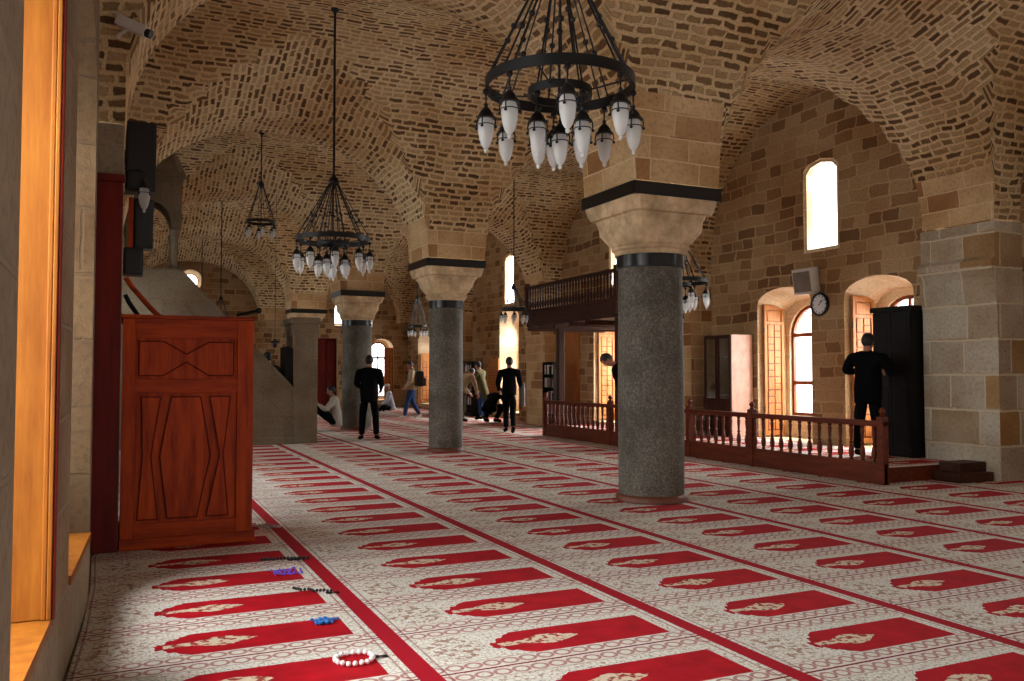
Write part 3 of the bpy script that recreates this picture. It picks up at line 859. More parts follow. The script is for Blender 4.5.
# ------------------------------------------------------------------ clock and white box on the right wall
c = empty('wall_clock', (XR, 10.87, 2.53)); tag(c, 'round wall clock with black rim between the two right-hand window niches', 'clock')
rot = Matrix.Rotation(-PI/2, 4, 'Y')
def on_wall(mb):
    b = mb.bm; bmesh.ops.transform(b, matrix=rot, verts=b.verts); return mb
mb = MB(); mb.lathe([(.14, 0), (.19, .0), (.2, .02), (.2, .045), (.185, .06), (.165, .055), (.16, .035)], seg=40, cap=False); on_wall(mb).obj('rim', M['band'], c, smooth=True)
mb = MB(); mb.lathe([(.0, 0), (.172, 0), (.172, .034), (0, .034)], seg=40, cap=False); on_wall(mb).obj('face', M['clockface'], c)
mb = MB()
def dial(a, r0, r1, wd, x=-.037, th=.004):
    # a: clock angle clockwise from 12, seen from the room (looking along +x: right hand is -y)
    d = Vector((0, -math.sin(a), math.cos(a))); s_ = Vector((0, -math.cos(a), -math.sin(a)))
    q = [d*r0 - s_*wd, d*r0 + s_*wd, d*r1 + s_*wd, d*r1 - s_*wd]
    return [Vector((x, 0, 0))+p for p in q]
for k in range(12): mb.prism(dial(2*PI*k/12, .128, .15, .006 if k % 3 else .009), (-.003, 0, 0))
mb.obj('hour_mark', M['band'], c)
mb = MB(); mb.prism(dial(math.radians(38), -.02, .085, .006, -.041), (-.003, 0, 0)); mb.obj('hour_hand', M['band'], c)
mb = MB(); mb.prism(dial(math.radians(52), -.025, .125, .004, -.046), (-.003, 0, 0)); mb.obj('minute_hand', M['band'], c)
c = empty('loudspeaker_box', (XR, 11.1, 2.92)); tag(c, 'pale box loudspeaker tilted on the wall above the clock', 'loudspeaker')
mb = MB(); mb.prism([(-.02, -.21, .24), (-.02, .21, .24), (-.02, .21, -.2), (-.02, -.21, -.2)], (-.05, 0, 0))
mb.prism([(-.05, -.22, .25), (-.05, .22, .25), (-.22, .22, .22), (-.22, -.22, .22)], (.06, 0, -.42)); mb.obj('housing', M['white_p'], c)
mb = MB(); mb.prism([(-.216, -.19, .17), (-.216, .19, .17), (-.166, .19, -.17), (-.166, -.19, -.17)], (-.012, 0, -.002)); mb.obj('grille', plain('grey_speaker_cloth', (128, 118, 104), .8), c)
mb = MB(); mb.box(-.05, 0, -.03, .03, -.05, .05); mb.obj('bracket', M['iron'], c)

# ------------------------------------------------------------------ red wooden preacher's pulpit at left
K = empty('wooden_pulpit', (.03, 7.35, 0)); tag(K, 'large red-stained pine preaching pulpit with hourglass panels at the left wall', 'pulpit')
W_, H_ = .99, 1.82
MB().box(-.01, W_+.02, -.03, .95, .002, .09, .012).obj('plinth', M['red_wood_h'], K)
MB().box(0, W_, .012, .9, .08, H_-.04, .004).obj('body', M['red_wood'], K)
for xa, xb in ((0, .09), (W_-.13, W_)): MB().box(xa, xb, -.012, .03, .09, H_-.012, .004).obj('stile', M['red_wood'], K)
for z0, z1 in ((.09, .2), (1.22, 1.33), (1.66, H_-.012)): MB().box(.09, W_-.13, -.011, .03, z0, z1, .004).obj('rail', M['red_wood_h'], K)
MB().box(-.01, W_+.01, -.02, .93, H_-.01, H_+.02, .006).obj('top_edge', M['red_wood_h'], K)
def panel(loop, name):
    mb = MB(); mb.prism([(x, .014, z) for x, z in loop], (0, -.02, 0)); 
    mb.obj(name, M['red_wood'], K)
    t = MB(); n = len(loop)
    for i in range(n):
        a, b2 = loop[i], loop[(i+1) % n]; t.tube([(a[0], -.006, a[1]), (b2[0], -.006, b2[1])], .006, 6)
    t.obj('panel_moulding', M['groove'], K)
panel([(.12, 1.36), (.3, 1.36), (.47, 1.47), (.64, 1.36), (.83, 1.36), (.83, 1.63), (.64, 1.63), (.47, 1.53), (.3, 1.63), (.12, 1.63)], 'bow_tie_panel')
def hour(xa, xb, xm, pinch=.03): return [(xa, .23), (xb, .23), (xm+pinch, .72), (xb+.01, 1.19), (xa+.02, 1.19), (xm-pinch, .72)]
panel(hour(.12, .27, .185), 'hourglass_panel'); panel(hour(.63, .8, .745, .012), 'hourglass_panel')
panel([(.34, .23), (.56, .23), (.66, .72), (.58, 1.19), (.36, 1.19), (.28, .72)], 'hexagon_panel')
MB().box(-.215, -.015, -.04, .0, .002, 2.87, .006).obj('back_board', M['dark_red'], K)
MB().box(-.225, .0, -.055, .01, 2.87, 2.93, .008).obj('back_board_cap', M['dark_red'], K)
arm = []
for i in range(11):
    t = i/10; arm.append((.02+.42*t, .9, 2.22-.36*math.sin(t*PI/2)**.8 + .02*math.sin(t*6)))
MB().tube(arm, .022, 8).obj('curved_armrest', M['red_wood_h'], K, smooth=True)
arm2 = [(x*.8, .905, z-.15) for x, y, z in arm]
MB().tube(arm2, .02, 8).obj('curved_armrest', M['black_wood'], K, smooth=True)
r_ = MB().tube([(-.13, .02, -.02), (.06, -.02, .022)], .014, 8).ball((.045, -.016, .02), .026)
o = r_.obj('dark_rod', M['iron'], None, (1.02, 7.42, H_+.062), smooth=True); tag(o, 'thin dark rod lying across the top right corner of the red pulpit', 'rod')

# ------------------------------------------------------------------ devices on the left pier
c = empty('security_camera', (-.02, 7.34, 4.03)); tag(c, 'white security camera on a bracket high on the left pier', 'camera')
d = Vector((.2, -.1, -.1)).normalized()
bx = bmesh.new(); bmesh.ops.create_cube(bx, size=1)
rotm = d.to_track_quat('Y', 'Z').to_matrix().to_4x4()
mb = MB(); mb.join(bx, Matrix.Translation((.08, -.2, .02)) @ rotm @ Matrix.Diagonal((.085, .24, .075, 1))); mb.obj('housing', M['white_p'], c)
mb = MB(); p0 = Vector((.08, -.2, .02)) + d*.12; mb.tube([p0, p0+d*.04], .034, 14); mb.obj('lens', M['black'], c)
bx = bmesh.new(); bmesh.ops.create_cube(bx, size=1)
mb = MB(); mb.join(bx, Matrix.Translation((.07, -.195, .065)) @ rotm @ Matrix.Diagonal((.1, .28, .01, 1))); mb.obj('sun_shield', M['white_p'], c)
mb = MB(); mb.tube([(-.02, 0, -.02), (-.02, -.1, -.03), (.05, -.19, 0)], .013); mb.box(-.06, .02, -.012, 0.0, -.06, .03); mb.obj('bracket', M['white_p'], c)
def speaker(loc, w, d, h, label, name='mounted_loudspeaker', grille=True, side=None):
    c = empty(name, loc); tag(c, label, 'loudspeaker')
    MB().box(-w/2, w/2, 0, d, 0, h, .015).obj('cabinet', side or M['black'], c)
    mb = MB(); mb.box(-w/2+.02, w/2-.02, -.012, .01, .03, h-.03, .006); mb.obj('grille', M['black'], c)
    MB().box(-.04-w/2, -w/2+.01, d*.3, d*.6, h*.4, h*.6).obj('wall_bracket', M['iron'], c)
    return c
speaker((.16, 8.47, 3.04), .26, .24, .64, 'tall black loudspeaker high on the left pier below the camera')
speaker((.19, 8.5, 2.52), .17, .2, .46, 'wood-sided black loudspeaker just above the red pulpit back')
MB().box(-.125, -.086, -.02, .2, 0, .46, .004).obj('wooden_side', M['red_wood'], bpy.data.objects['mounted_loudspeaker.001'])
speaker((.11, 8.47, 2.27), .17, .2, .25, 'small black loudspeaker hanging lowest on the left pier')

# ------------------------------------------------------------------ lamps
def lamp_parts(scale=1.):
    s = scale
    iron = MB()
    iron.tube([(0, 0, 0), (0, 0, -.05*s)], .004*s, 6)
    iron.lathe([(.004*s, -.04*s), (.012*s, -.05*s), (.01*s, -.065*s), (.02*s, -.075*s), (.036*s, -.095*s), (.04*s, -.11*s), (.05*s, -.118*s), (.052*s, -.126*s), (.036*s, -.13*s)], seg=14)
    for k in range(4):
        a = PI/4+k*PI/2; ca, sa = math.cos(a), math.sin(a)
        iron.tube([(.05*s*ca, .05*s*sa, -.122*s), (.056*s*ca, .056*s*sa, -.15*s), (.052*s*ca, .052*s*sa, -.18*s)], .004*s, 5)
        iron.ball((.057*s*ca, .057*s*sa, -.18*s), .009*s, 6, 5)
    ring = MB(); ring.torus((0, 0, -.165*s), .046*s, .004*s, .005*s, 16)
    iron.join(ring.bm)
    me1 = iron.mesh('lamp_cap', M['iron'], True)
    gl = MB()
    gl.lathe([(.034*s, -.128*s), (.042*s, -.15*s), (.044*s, -.18*s), (.041*s, -.215*s), (.034*s, -.25*s), (.026*s, -.275*s), (.016*s, -.29*s), (.009*s, -.296*s), (.012*s, -.306*s), (.009*s, -.318*s), (.0, -.322*s)], seg=16)
    me2 = gl.mesh('glass_shade', M['frost'], True)
    return me1, me2
LAMP = {1.: lamp_parts(1.14), .85: lamp_parts(.95)}
def chandelier(x, y, ztop, zhub, zring, R, n_out, n_in, label, s=1.):
    c = empty('chandelier', (x, y, zring)); tag(c, label, 'chandelier', 'wrought iron chandeliers with glass lamps')
    top, hub = ztop-zring, zhub-zring
    MB().tube([(0, 0, hub), (0, 0, top)], .016*s if R > .4 else .013, 8).obj('suspension_rod', M['iron'], c)
    MB().lathe([(.0, top), (.05, top), (.055, top-.02), (.02, top-.06), (.014, top-.08)], seg=14).obj('ceiling_rose', M['iron'], c, smooth=True)
    MB().lathe([(.0, hub+.1*s), (.02, hub+.09*s), (.03, hub+.06*s), (.06*s, hub+.03*s), (.075*s, hub-.01*s), (.06*s, hub-.04*s), (.03*s, hub-.06*s), (.02*s, hub-.1*s), (0, hub-.11*s)], seg=16).obj('hub', M['iron'], c, smooth=True)
    MB().torus((0, 0, 0), R, .014, .066*s, 56).obj('outer_ring', M['iron'], c, smooth=True)
    Ri = R*.42
    if n_in:
        MB().torus((0, 0, -.05), Ri, .014, .05*s, 40).obj('inner_ring', M['iron'], c, smooth=True)
        sp = MB()
        for k in range(4):
            a = PI/4 + PI/2*k; sp.tube([(Ri*math.cos(a), Ri*math.sin(a), -.05), (R*math.cos(a), R*math.sin(a), -.01)], .006, 6)
        sp.obj('cross_brace', M['iron'], c)
    m1, m2 = LAMP[s if s in LAMP else 1.]
    def hang(a, r, zz, drop):
        if drop: MB().tube([(r*math.cos(a), r*math.sin(a), zz), (r*math.cos(a), r*math.sin(a), zz-drop-.03)], .006, 6).lathe([(0, zz+.0), (.018, zz-.012), (.022, zz-.03), (.008, zz-.045)], (r*math.cos(a), r*math.sin(a), 0), 10).obj('lamp_link', M['iron'], c)
        q = put('lamp', m1, c, (r*math.cos(a), r*math.sin(a), zz-drop)); put('glass_shade', m2, q)
    for k in range(n_out):
        a = 2*PI*(k+.5)/n_out
        t = MB(); p0 = Vector((R*math.cos(a), R*math.sin(a), .02)); p1 = Vector((.05*s*math.cos(a), .05*s*math.sin(a), hub-.02))
        off = Vector((-math.sin(a), math.cos(a), 0))*.035*s
        for sg in (-1, 1): 
            t.tube([p0+off*sg, p1+off*sg*.2], .006*s, 6); t.ball(p0.lerp(p1, .42 if sg > 0 else .33)+off*sg*.65, .02*s, 8, 6)
        t.obj('hanging_rod', M['iron'], c)
        hang(a, R, -.02, .05 if R > .4 else 0)
    for k in range(n_in):
        a = 2*PI*k/n_in + .3
        t = MB(); p0 = Vector((Ri*math.cos(a), Ri*math.sin(a), -.04)); p1 = Vector((.03*math.cos(a), .03*math.sin(a), hub-.05))
        t.tube([p0, p1], .006*s, 6); t.ball(p0.lerp(p1, .5), .02*s, 8, 6); t.obj('hanging_rod', M['iron'], c)
        hang(a, Ri, -.07, .06)
    if n_in:
        t = MB(); t.tube([(0, 0, hub-.1), (0, 0, -.14)], .005, 6); t.ball((0, 0, hub*.4), .022, 8, 6); t.lathe([(0, -.13), (.014, -.14), (.022, -.18), (.0, -.2)], seg=10); t.obj('hanging_rod', M['iron'], c, smooth=True)
        hang(0, 0, -.17, 0)
    return c
chandelier(2.5, 4.72, 6.12, 4.05, 3.19, .465, 8, 4, 'nearest and largest black chandelier, hanging at the top centre before the big column')
chandelier(2.5, 10.97, 6.13, 3.86, 3.1, .465, 9, 5, 'big black chandelier on a long rod left of the second column')
chandelier(2.5, 17.25, 6.12, 5.08, 4.34, .27, 6, 0, 'small black chandelier hanging highest, upper left of the big chandelier', .85)
chandelier(2.5, 24.35, 6.12, 3.4, 2.7, .29, 6, 0, 'chandelier half hidden behind the sloping parapet of the stone minbar', .85)
chandelier(2.5, 30.3, 6.1, 3.3, 2.6, .29, 6, 0, 'farthest chandelier rod, left of the round window', .85)
chandelier(8., 24.05, 6.12, 3.62, 2.76, .27, 6, 0, 'small far chandelier just left of the second column shaft', .85)
chandelier(8., 17.31, 6.12, 3.3, 2.8, .28, 8, 0, 'small chandelier hanging before the tall bright window left of the balcony', .85)
chandelier(8., 11.15, 6.12, 3.52, 2.82, .465, 9, 5, 'black chandelier peeping out behind the right side of the nearest column')
c = empty('hanging_lantern', (3.24, 20.0, 2.0)); tag(c, 'tiny dark lantern hanging above the sloping minbar parapet', 'lantern')
MB().lathe([(0, .16), (.02, .15), (.03, .12), (.1, .1), (.11, .07), (.05, .05), (.05, .0), (.02, -.04), (0, -.05)], seg=12).obj('lantern_body', M['iron'], c, smooth=True)
MB().tube([(0, 0, .15), (0, 0, 4.0)], .005, 6).obj('hanging_wire', M['iron'], c)
q = empty('wall_lamp', (.19, 8.36, 3.19)); tag(q, 'white glass wall lamp beneath the tall black loudspeaker at left', 'lamp')
mm1, mm2 = LAMP[1.]
put('lamp_cap', mm1, q); put('glass_shade', mm2, q)
MB().tube([(0, 0, 0), (-.03, .06, .03), (-.17, .08, .03)], .008, 6).obj('bracket_arm', M['iron'], q)

# ------------------------------------------------------------------ stone minbar (stair pulpit) across the left aisle
Y0 = 17.0; Yw = .95
m_ = empty('stone_minbar', (0.02, Y0, 0)); tag(m_, 'grey stone minbar stair with sloping parapet, arched canopy and gateway', 'minbar')
sx = -.02
flank = [(.0, .002), (3.12, .002), (3.12, 1.02), (1.02, 3.27), (.0, 3.27)]
for yy in (0, Yw-.14):
    MB().prism([(x, yy, z) for x, z in flank], (0, .14, 0)).obj('flank', M['minbar'], m_)
mb = MB()
for yy in (-.03, Yw-.13):
    mb.prism([(3.12, yy, .98), (1.0, yy, 3.25), (.0, yy, 3.25), (.0, yy, 3.3), (1.03, yy, 3.3), (3.14, yy, 1.06)], (0, .16, 0))
mb.obj('parapet_coping', M['minbar'], m_)
mb = MB()
mb.prism([(3.12, -.02, .36), (3.12, -.02, .44), (1.1, -.02, 2.62), (1.0, -.02, 2.62)], (0, .03, 0))
for xx in (1.1, 2.0): mb.box(xx, xx+.9, -.015, .02, .3, .36)
mb.box(0, 3.1, -.03, .02, .002, .14, .01); mb.prism([(1.3, -.012, .5), (2.5, -.012, .5), (1.3, -.012, 1.8)], (0, .02, 0)); mb.obj('flank_moulding', M['minbar'], m_)
mb = MB()
for i in range(11): mb.box(.0, 3.1-.2*i, .14, Yw-.14, .2*i+.002, .2*i+.2)
mb.obj('stair_steps', M['minbar'], m_)
# gateway
gx = 3.1
mb = MB()
for yy in (0, Yw-.16): mb.box(gx, gx+.46, yy-.02, yy+.18, .002, 2.12, .012)
mb.obj('gate_jamb', M['minbar'], m_)
mb = MB(); mb.box(gx-.02, gx+.48, -.03, Yw+.03, 2.1, 2.34, .012); mb.box(gx-.08, gx+.54, -.09, Yw+.09, 2.34, 2.4, .01); mb.box(gx-.05, gx+.51, -.06, Yw+.06, 2.4, 2.47, .01); mb.obj('gate_cornice', M['minbar'], m_)
MB().box(gx-.13, gx-.02, .16, Yw-.16, .95, 1.9, .006).obj('curtain', M['dark_green'], m_)
MB().box(gx-.15, gx+.0, .05, .16, 1.02, 1.86, .006).obj('curtain', M['dark_green'], m_)
# canopy
mb = MB()
for xx in (.12, .9):
    for yy in (.1, Yw-.1):
        mb.lathe([(.085, 3.3), (.085, 3.34), (.06, 3.37), (.062, 3.95), (.085, 3.98), (.085, 4.05), (.065, 4.06)], (xx, yy, 0), 14)
mb.obj('canopy_column', M['minbar'], m_, smooth=True)
def arch_panel(p0, ax, w):
    """square canopy face with a pointed arch opening"""
    r = w/2-.12; pts = [(-.06, 4.06), (.06+.06, 4.06)]
    for i in range(13): 
        t = PI - PI*i/12; pts.append((w/2+r*math.cos(t), 4.06+r*1.35*math.sin(t)))
    pts += [(w-.12, 4.06), (w+.06, 4.06), (w+.06, 5.05), (-.06, 5.05)]
    return pts
mb = MB()
for yy in (.02, Yw-.16): mb.prism([(.06+x*.9/1.0, yy, z) for x, z in arch_panel(0, 0, 1.0)], (0, .14, 0))
for xx in (.02, .86): mb.prism([(xx, .04+y*.87, z) for y, z in arch_panel(0, 0, 1.0)], (.14, 0, 0))
mb.box(-.0, 1.06, -.04, Yw+.04, 5.03, 5.12, .01)
mb.obj('canopy_arcade', M['minbar'], m_)
mb = MB(); mb.lathe([(.62, 5.12), (.5, 5.4), (.3, 5.75), (.1, 6.0)], (.52, Yw/2, 0), 8)
mb.obj('canopy_spire', M['minbar'], m_)

# ------------------------------------------------------------------ prayer beads left on the carpet
def beads(loc, pts, mat, label, r=.009, tassel=True, rz=0., gap=.021):
    o_ = empty('prayer_beads', loc, rz); tag(o_, label, 'prayer beads', 'strings of prayer beads lying on the near carpet')
    mb = MB(); P_ = [Vector((x, y, 0)) for x, y in pts]
    acc = 0; prev = P_[0]; mb.ball((prev.x, prev.y, r+.001), r, 8, 6)
    for q in P_[1:]:
        d_ = (q-prev).length; n_ = max(1, int(d_/gap))
        for i in range(1, n_+1):
            a = prev.lerp(q, i/n_); mb.ball((a.x, a.y, r+.001+random.random()*.004), r, 8, 6)
        prev = q
    mb.obj('bead_string', mat, o_, smooth=True)
    if tassel:
        a = P_[-1]; t = MB(); t.tube([(a.x, a.y, .01), (a.x+.03, a.y-.005, .008)], [.008, .006], 6)
        for k in range(5): t.tube([(a.x+.03, a.y-.005, .008), (a.x+.075, a.y-.02+.008*k, .004)], .003, 4)
        t.obj('tassel', M['bead_black'] if mat is M['bead_white'] else mat, o_)
    return o_
ell = lambda a, b, n=18, s=0: [(a*math.cos(2*PI*i/n+s), b*math.sin(2*PI*i/n+s)) for i in range(n+1)]
beads((1.05, 4.1, 0), ell(.09, .085), M['bead_white'], 'white string of prayer beads lying in an open ring nearest the camera', .013)
def scr(n, w, h, seed):
    random.seed(seed); return [(random.uniform(-w, w), random.uniform(-h, h)) for _ in range(n)]
beads((1.05, 4.79, 0), scr(26, .055, .05, 3), M['bead_blue'], 'bright blue string of prayer beads in a small heap', .01, gap=.026)
beads((1.09, 6.08, 0), scr(15, .1, .1, 5), M['bead_purple'], 'violet string of prayer beads spread on the red niche', .008, gap=.034)
beads((1.14, 5.5, 0), [(-.1, .1), (-.07, .02), (-.02, .03), (.0, -.03), (.06, -.05), (.1, -.08), (.07, -.1)], M['bead_black'], 'black string of prayer beads trailing across the red niche between violet and blue ones', .01)
beads((1.16, 6.48, 0), [(-.18, .05), (-.1, .02), (-.02, .03), (.05, .0), (.14, -.03), (.08, -.04), (0, -.02)], M['bead_black'], 'black string of prayer beads stretched out just behind the violet ones', .012)
beads((1.2, 7.95, 0), [(-.12, .1), (-.05, .02), (.03, .05), (.08, -.04), (.13, -.1), (.05, -.1), (-.02, -.06)], M['bead_grey'], 'pale string of prayer beads at the corner of the red pulpit', .012)

# ------------------------------------------------------------------ people
def skin_mesh(nodes, edges, name, mats, sub=2, root=0):
    """nodes: list of (co, rx, ry)"""
    me = bpy.data.meshes.new(name); me.from_pydata([n[0] for n in nodes], edges, [])
    o = bpy.data.objects.new(name, me); COL.objects.link(o)
    md = o.modifiers.new('skin', 'SKIN'); md.use_smooth_shade = True; md.branch_smoothing = .5
    sv = me.skin_vertices[0].data
    for i, n in enumerate(nodes): sv[i].radius = (n[1], n[2]); sv[i].use_root = (i == root)
    s_ = o.modifiers.new('sub', 'SUBSURF'); s_.levels = sub; s_.render_levels = sub
    dg = bpy.context.evaluated_depsgraph_get(); dg.update()
    out = bpy.data.meshes.new_from_object(o.evaluated_get(dg)); out.name = name
    bpy.data.objects.remove(o); bpy.data.meshes.remove(me)
    out.materials.clear()
    for m in mats: out.materials.append(m)
    for p in out.polygons: p.use_smooth = True; p.material_index = 0
    return out

STAND = dict(pelvis=(0, 0, .93), waist=(0, .01, 1.08), chest=(0, .0, 1.27), neck=(0, -.01, 1.46), head=(0, .02, 1.6),
    hipL=(-.09, 0, .88), kneeL=(-.1, .02, .49), ankleL=(-.11, -.02, .08), toeL=(-.13, .15, .035),
    hipR=(.09, 0, .88), kneeR=(.1, .02, .49), ankleR=(.11, -.02, .08), toeR=(.13, .15, .035),
    shL=(-.19, -.01, 1.4), elL=(-.25, -.03, 1.12), wrL=(-.25, .06, .88),
    shR=(.19, -.01, 1.4), elR=(.25, -.03, 1.12), wrR=(.25, .06, .88))
UPPER = ('waist', 'chest', 'neck', 'head', 'shL', 'shR', 'elL', 'elR', 'wrL', 'wrR')
def pose(lean=0., **kw):
    J = {k: Vector(v) for k, v in STAND.items()}
    if lean:
        R = Matrix.Rotation(-lean, 3, 'X'); p = J['pelvis']
        for k in UPPER: J[k] = p + R @ (J[k]-p)
    for k, v in kw.items(): J[k] = Vector(v)
    return J

def head_bits(mb, H, up, fw):
    rt = fw.cross(up).normalized()
    # nose, ears, brow, lips: small shapes that grow out of the head surface
    mb.tube([H+fw*.085+up*.018, H+fw*.104-up*.012, H+fw*.09-up*.024], [.006, .014, .008], 6)
    for s_ in (-1, 1):
        mb.ball(H+rt*s_*.074-fw*.005-up*.003, .026, 8, 6, (.5, .7, 1))
        mb.ball(H+rt*s_*.03+fw*.078+up*.016, .011, 8, 6)
    mb.tube([H+rt*-.022+fw*.082-up*.047, H+fw*.09-up*.046, H+rt*.022+fw*.082-up*.047], [.004, .007, .004], 6)

def hand(mb, wr, d, palm_n):
    """palm and five bent fingers from wrist WR along D"""
    d = d.normalized(); s_ = d.cross(palm_n).normalized(); n_ = s_.cross(d).normalized()
    mb.tube([wr-d*.015, wr+d*.03, wr+d*.075, wr+d*.088], [.026, .034, .036, .028], 8)
    for k, (off, L) in enumerate(((-.03, .062), (-.011, .078), (.01, .074), (.029, .056))):
        a = wr+d*.078+s_*off; b_ = a+d*L*.5+n_*.008; c_ = b_+d*L*.38+n_*.026
        mb.tube([a, b_, c_], [.0095, .0088, .0065], 6)
    a = wr+d*.025-s_*.028; mb.tube([a, a-s_*.025+d*.03+n_*.012, a-s_*.028+d*.058+n_*.02], [.012, .011, .007], 6)

def person(label, loc, rz, J, top='suit', legs='suit', headlook=(0, 1, 0), hair='hair', coat=0., cap=None, feet='suit', scale=1., sleeve=True, group=None, bulk=1.):
    loc = (loc[0], loc[1], loc[2]+.018)
    fw = Vector(headlook).normalized(); neck, head = J['neck'], J['head']
    up = (head-neck).normalized(); fw = (fw-up*fw.dot(up)).normalized()
    # one continuous body
    N = []; E_ = []
    def add(co, rx, ry=None, par=None):
        N.append((Vector(co), rx, ry or rx)); i = len(N)-1
        if par is not None: E_.append((par, i))
        return i
    p = add(J['pelvis'], .135, .1); w = add(J['waist'], .125, .092, p); c = add(J['chest'], .145, .105, w)
    u = add(J['chest'].lerp(J['neck'], .6), .11, .075, c); n = add(J['neck'], .055, .055, u)
    h0 = add(neck.lerp(head, .5)+fw*.008, .058, .06, n); h1 = add(head-up*.01+fw*.008, .078, .09, h0); h2 = add(head+up*.06, .07, .085, h1); add(head+up*.105-fw*.005, .04, .05, h2)
    for s in 'LR':
        a = add(J['hip'+s], .09, .09, p); m1 = add(J['hip'+s].lerp(J['knee'+s], .5), .075, .075, a); b = add(J['knee'+s], .055, .055, m1)
        m2 = add(J['knee'+s].lerp(J['ankle'+s], .35), .052, .055, b); d = add(J['ankle'+s], .034, .036, m2)
        h_ = add(J['ankle'+s].lerp(J['toe'+s], .5)+Vector((0, 0, -.005)), .036, .034, d); add(J['toe'+s], .034, .024, h_)
        a = add(J['sh'+s], .06, .06, u); b = add(J['el'+s], .041, .041, a); m2 = add(J['el'+s].lerp(J['wr'+s], .4), .039, .039, b); add(J['wr'+s], .026, .026, m2)
    body = skin_mesh(N, E_, 'person', [M['skin']])
    mb = MB(); mb.bm.from_mesh(body)
    head_bits(mb, head, up, fw)
    for s in 'LR':
        d = (J['wr'+s]-J['el'+s]); hand(mb, J['wr'+s], d, Vector((1 if s == 'L' else -1, .2, 0)))
    me = bpy.data.meshes.new('person'); mb.bm.to_mesh(me); mb.bm.free(); me.materials.append(M['skin'])
    for q in me.polygons: q.use_smooth = True
    o = put('person', me, None, loc); o.rotation_euler = (0, 0, rz); o.scale = (scale,)*3
    tag(o, label, 'person', group)
    # jacket
    N, E_ = [], []
    j0 = J['pelvis']+(J['pelvis']-J['waist']).normalized()*(.02+coat)
    p = add(j0, .185*bulk, .15*bulk); add(j0+(j0-J['waist']).normalized()*.035, .16*bulk, .125*bulk, p); w = add(J['waist'], .175*bulk, .14*bulk, p); c = add(J['chest'], .19*bulk, .145*bulk, w); u = add(J['chest'].lerp(J['neck'], .72), .16*bulk, .115*bulk, c); add(J['neck']+up*.03, .082, .085, u)
    for s in 'LR':
        a = add(J['sh'+s]+(J['sh'+s]-J['neck'])*.08*(bulk-.9)*10*.5, .09*bulk, .09*bulk, u); m1 = add(J['sh'+s].lerp(J['el'+s], .5), .076*bulk, .076*bulk, a); b = add(J['el'+s], .066, .066, m1); m2 = add(J['el'+s].lerp(J['wr'+s], .5), .05, .05, b); add(J['wr'+s].lerp(J['el'+s], .04), .042, .042, m2)
    jm = skin_mesh(N, E_, 'jacket', [M[top]])
    ax = (J['pelvis']-J['waist']).normalized()
    for v in jm.vertices:            # a straight, even hem
        q = v.co-J['waist']; dwn = q.dot(ax)
        if dwn > .08 and (v.co-J['wrL']).length > .14 and (v.co-J['wrR']).length > .14 and abs(q.dot(Vector((1, 0, 0)))) < .34:
            rad = q-ax*dwn; lim = .168*bulk*(1-.35*(dwn-.08))
            if rad.length > lim: rad = rad.normalized()*lim
            v.co = J['waist']+rad+ax*min(dwn, (j0-J['waist']).dot(ax)+.05)
    put('jacket', jm, o)
    # trousers
    N, E_ = [], []
    q0 = add(J['pelvis'].lerp(J['waist'], .62), .14, .11); p = add(J['pelvis'], .15, .12, q0)
    for s in 'LR':
        a = add(J['hip'+s], .105, .105, p); m1 = add(J['hip'+s].lerp(J['knee'+s], .5), .094, .094, a); b = add(J['knee'+s], .076, .076, m1); m2 = add(J['knee'+s].lerp(J['ankle'+s], .5), .07, .07, b); add(J['ankle'+s].lerp(J['knee'+s], .03), .062, .064, m2)
    put('trousers', skin_mesh(N, E_, 'trousers', [M[legs]]), o)
    for s in 'LR':
        a, t = J['ankle'+s], J['toe'+s]
        mb = MB(); mb.tube([a+(a-t)*.28+Vector((0, 0, -.02)), a+Vector((0, 0, -.015)), a.lerp(t, .5)+Vector((0, 0, -.002)), t, t+(t-a)*.12], [.03, .046, .045, .042, .024], 10)
        mb.obj('sock', M[feet], o, smooth=True)
    # hair or cap: shell over the skull
    bm = bmesh.new(); bmesh.ops.create_uvsphere(bm, u_segments=18, v_segments=12, radius=1)
    rt = fw.cross(up).normalized()
    mt = Matrix.Translation(head+up*.025-fw*.012) @ Matrix((rt, fw, up)).transposed().to_4x4()
    dl = [v for v in bm.verts if v.co.z < (-.1 if v.co.y > -.05 else -.93) or (v.co.y > .62 and v.co.z < .45)] if not cap else [v for v in bm.verts if v.co.z < .05]
    bmesh.ops.delete(bm, geom=dl, context='VERTS')
    for v in bm.verts: v.co = Vector((v.co.x*.088, v.co.y*.106, v.co.z*.11))
    mb = MB(); mb.join(bm, mt)
    mb.obj('cap' if cap else 'hair', M[cap or hair], o, smooth=True)
    return o

# man in black at the tall bookcase (on the platform), back to us, arms raised to a book
J = pose(elL=(-.36, .05, 1.2), wrL=(-.2, .27, 1.2), elR=(.33, .07, 1.18), wrR=(.14, .28, 1.2), head=(0, .03, 1.61), kneeL=(-.13, .0, .49), ankleL=(-.15, -.03, .08), toeL=(-.18, .14, .035), kneeR=(.12, 0, .49), ankleR=(.14, -.03, .08), toeR=(.17, .14, .035))
person('person in a black suit standing with back turned before the tall black bookcase, elbows out', (9.46, 8.76, .204), math.radians(-72), J, 'suit', 'suit', (0, 1, -.15), coat=.12, scale=.985, bulk=1.15)
# man in black standing at left
J = pose(elL=(-.26, -.02, 1.13), wrL=(-.14, .2, 1.06), elR=(.25, .02, 1.13), wrR=(.24, .2, 1.02), kneeL=(-.13, .0, .49), ankleL=(-.15, -.02, .08), toeL=(-.18, .14, .035), kneeR=(.13, .0, .49), ankleR=(.15, -.02, .08), toeR=(.19, .14, .035))
person('person in a black suit standing with back turned in front of the third column', (4.67, 17.15, .0), math.radians(-14), J, 'suit', 'suit', (.15, 1, -.1), coat=.1, bulk=1.12)
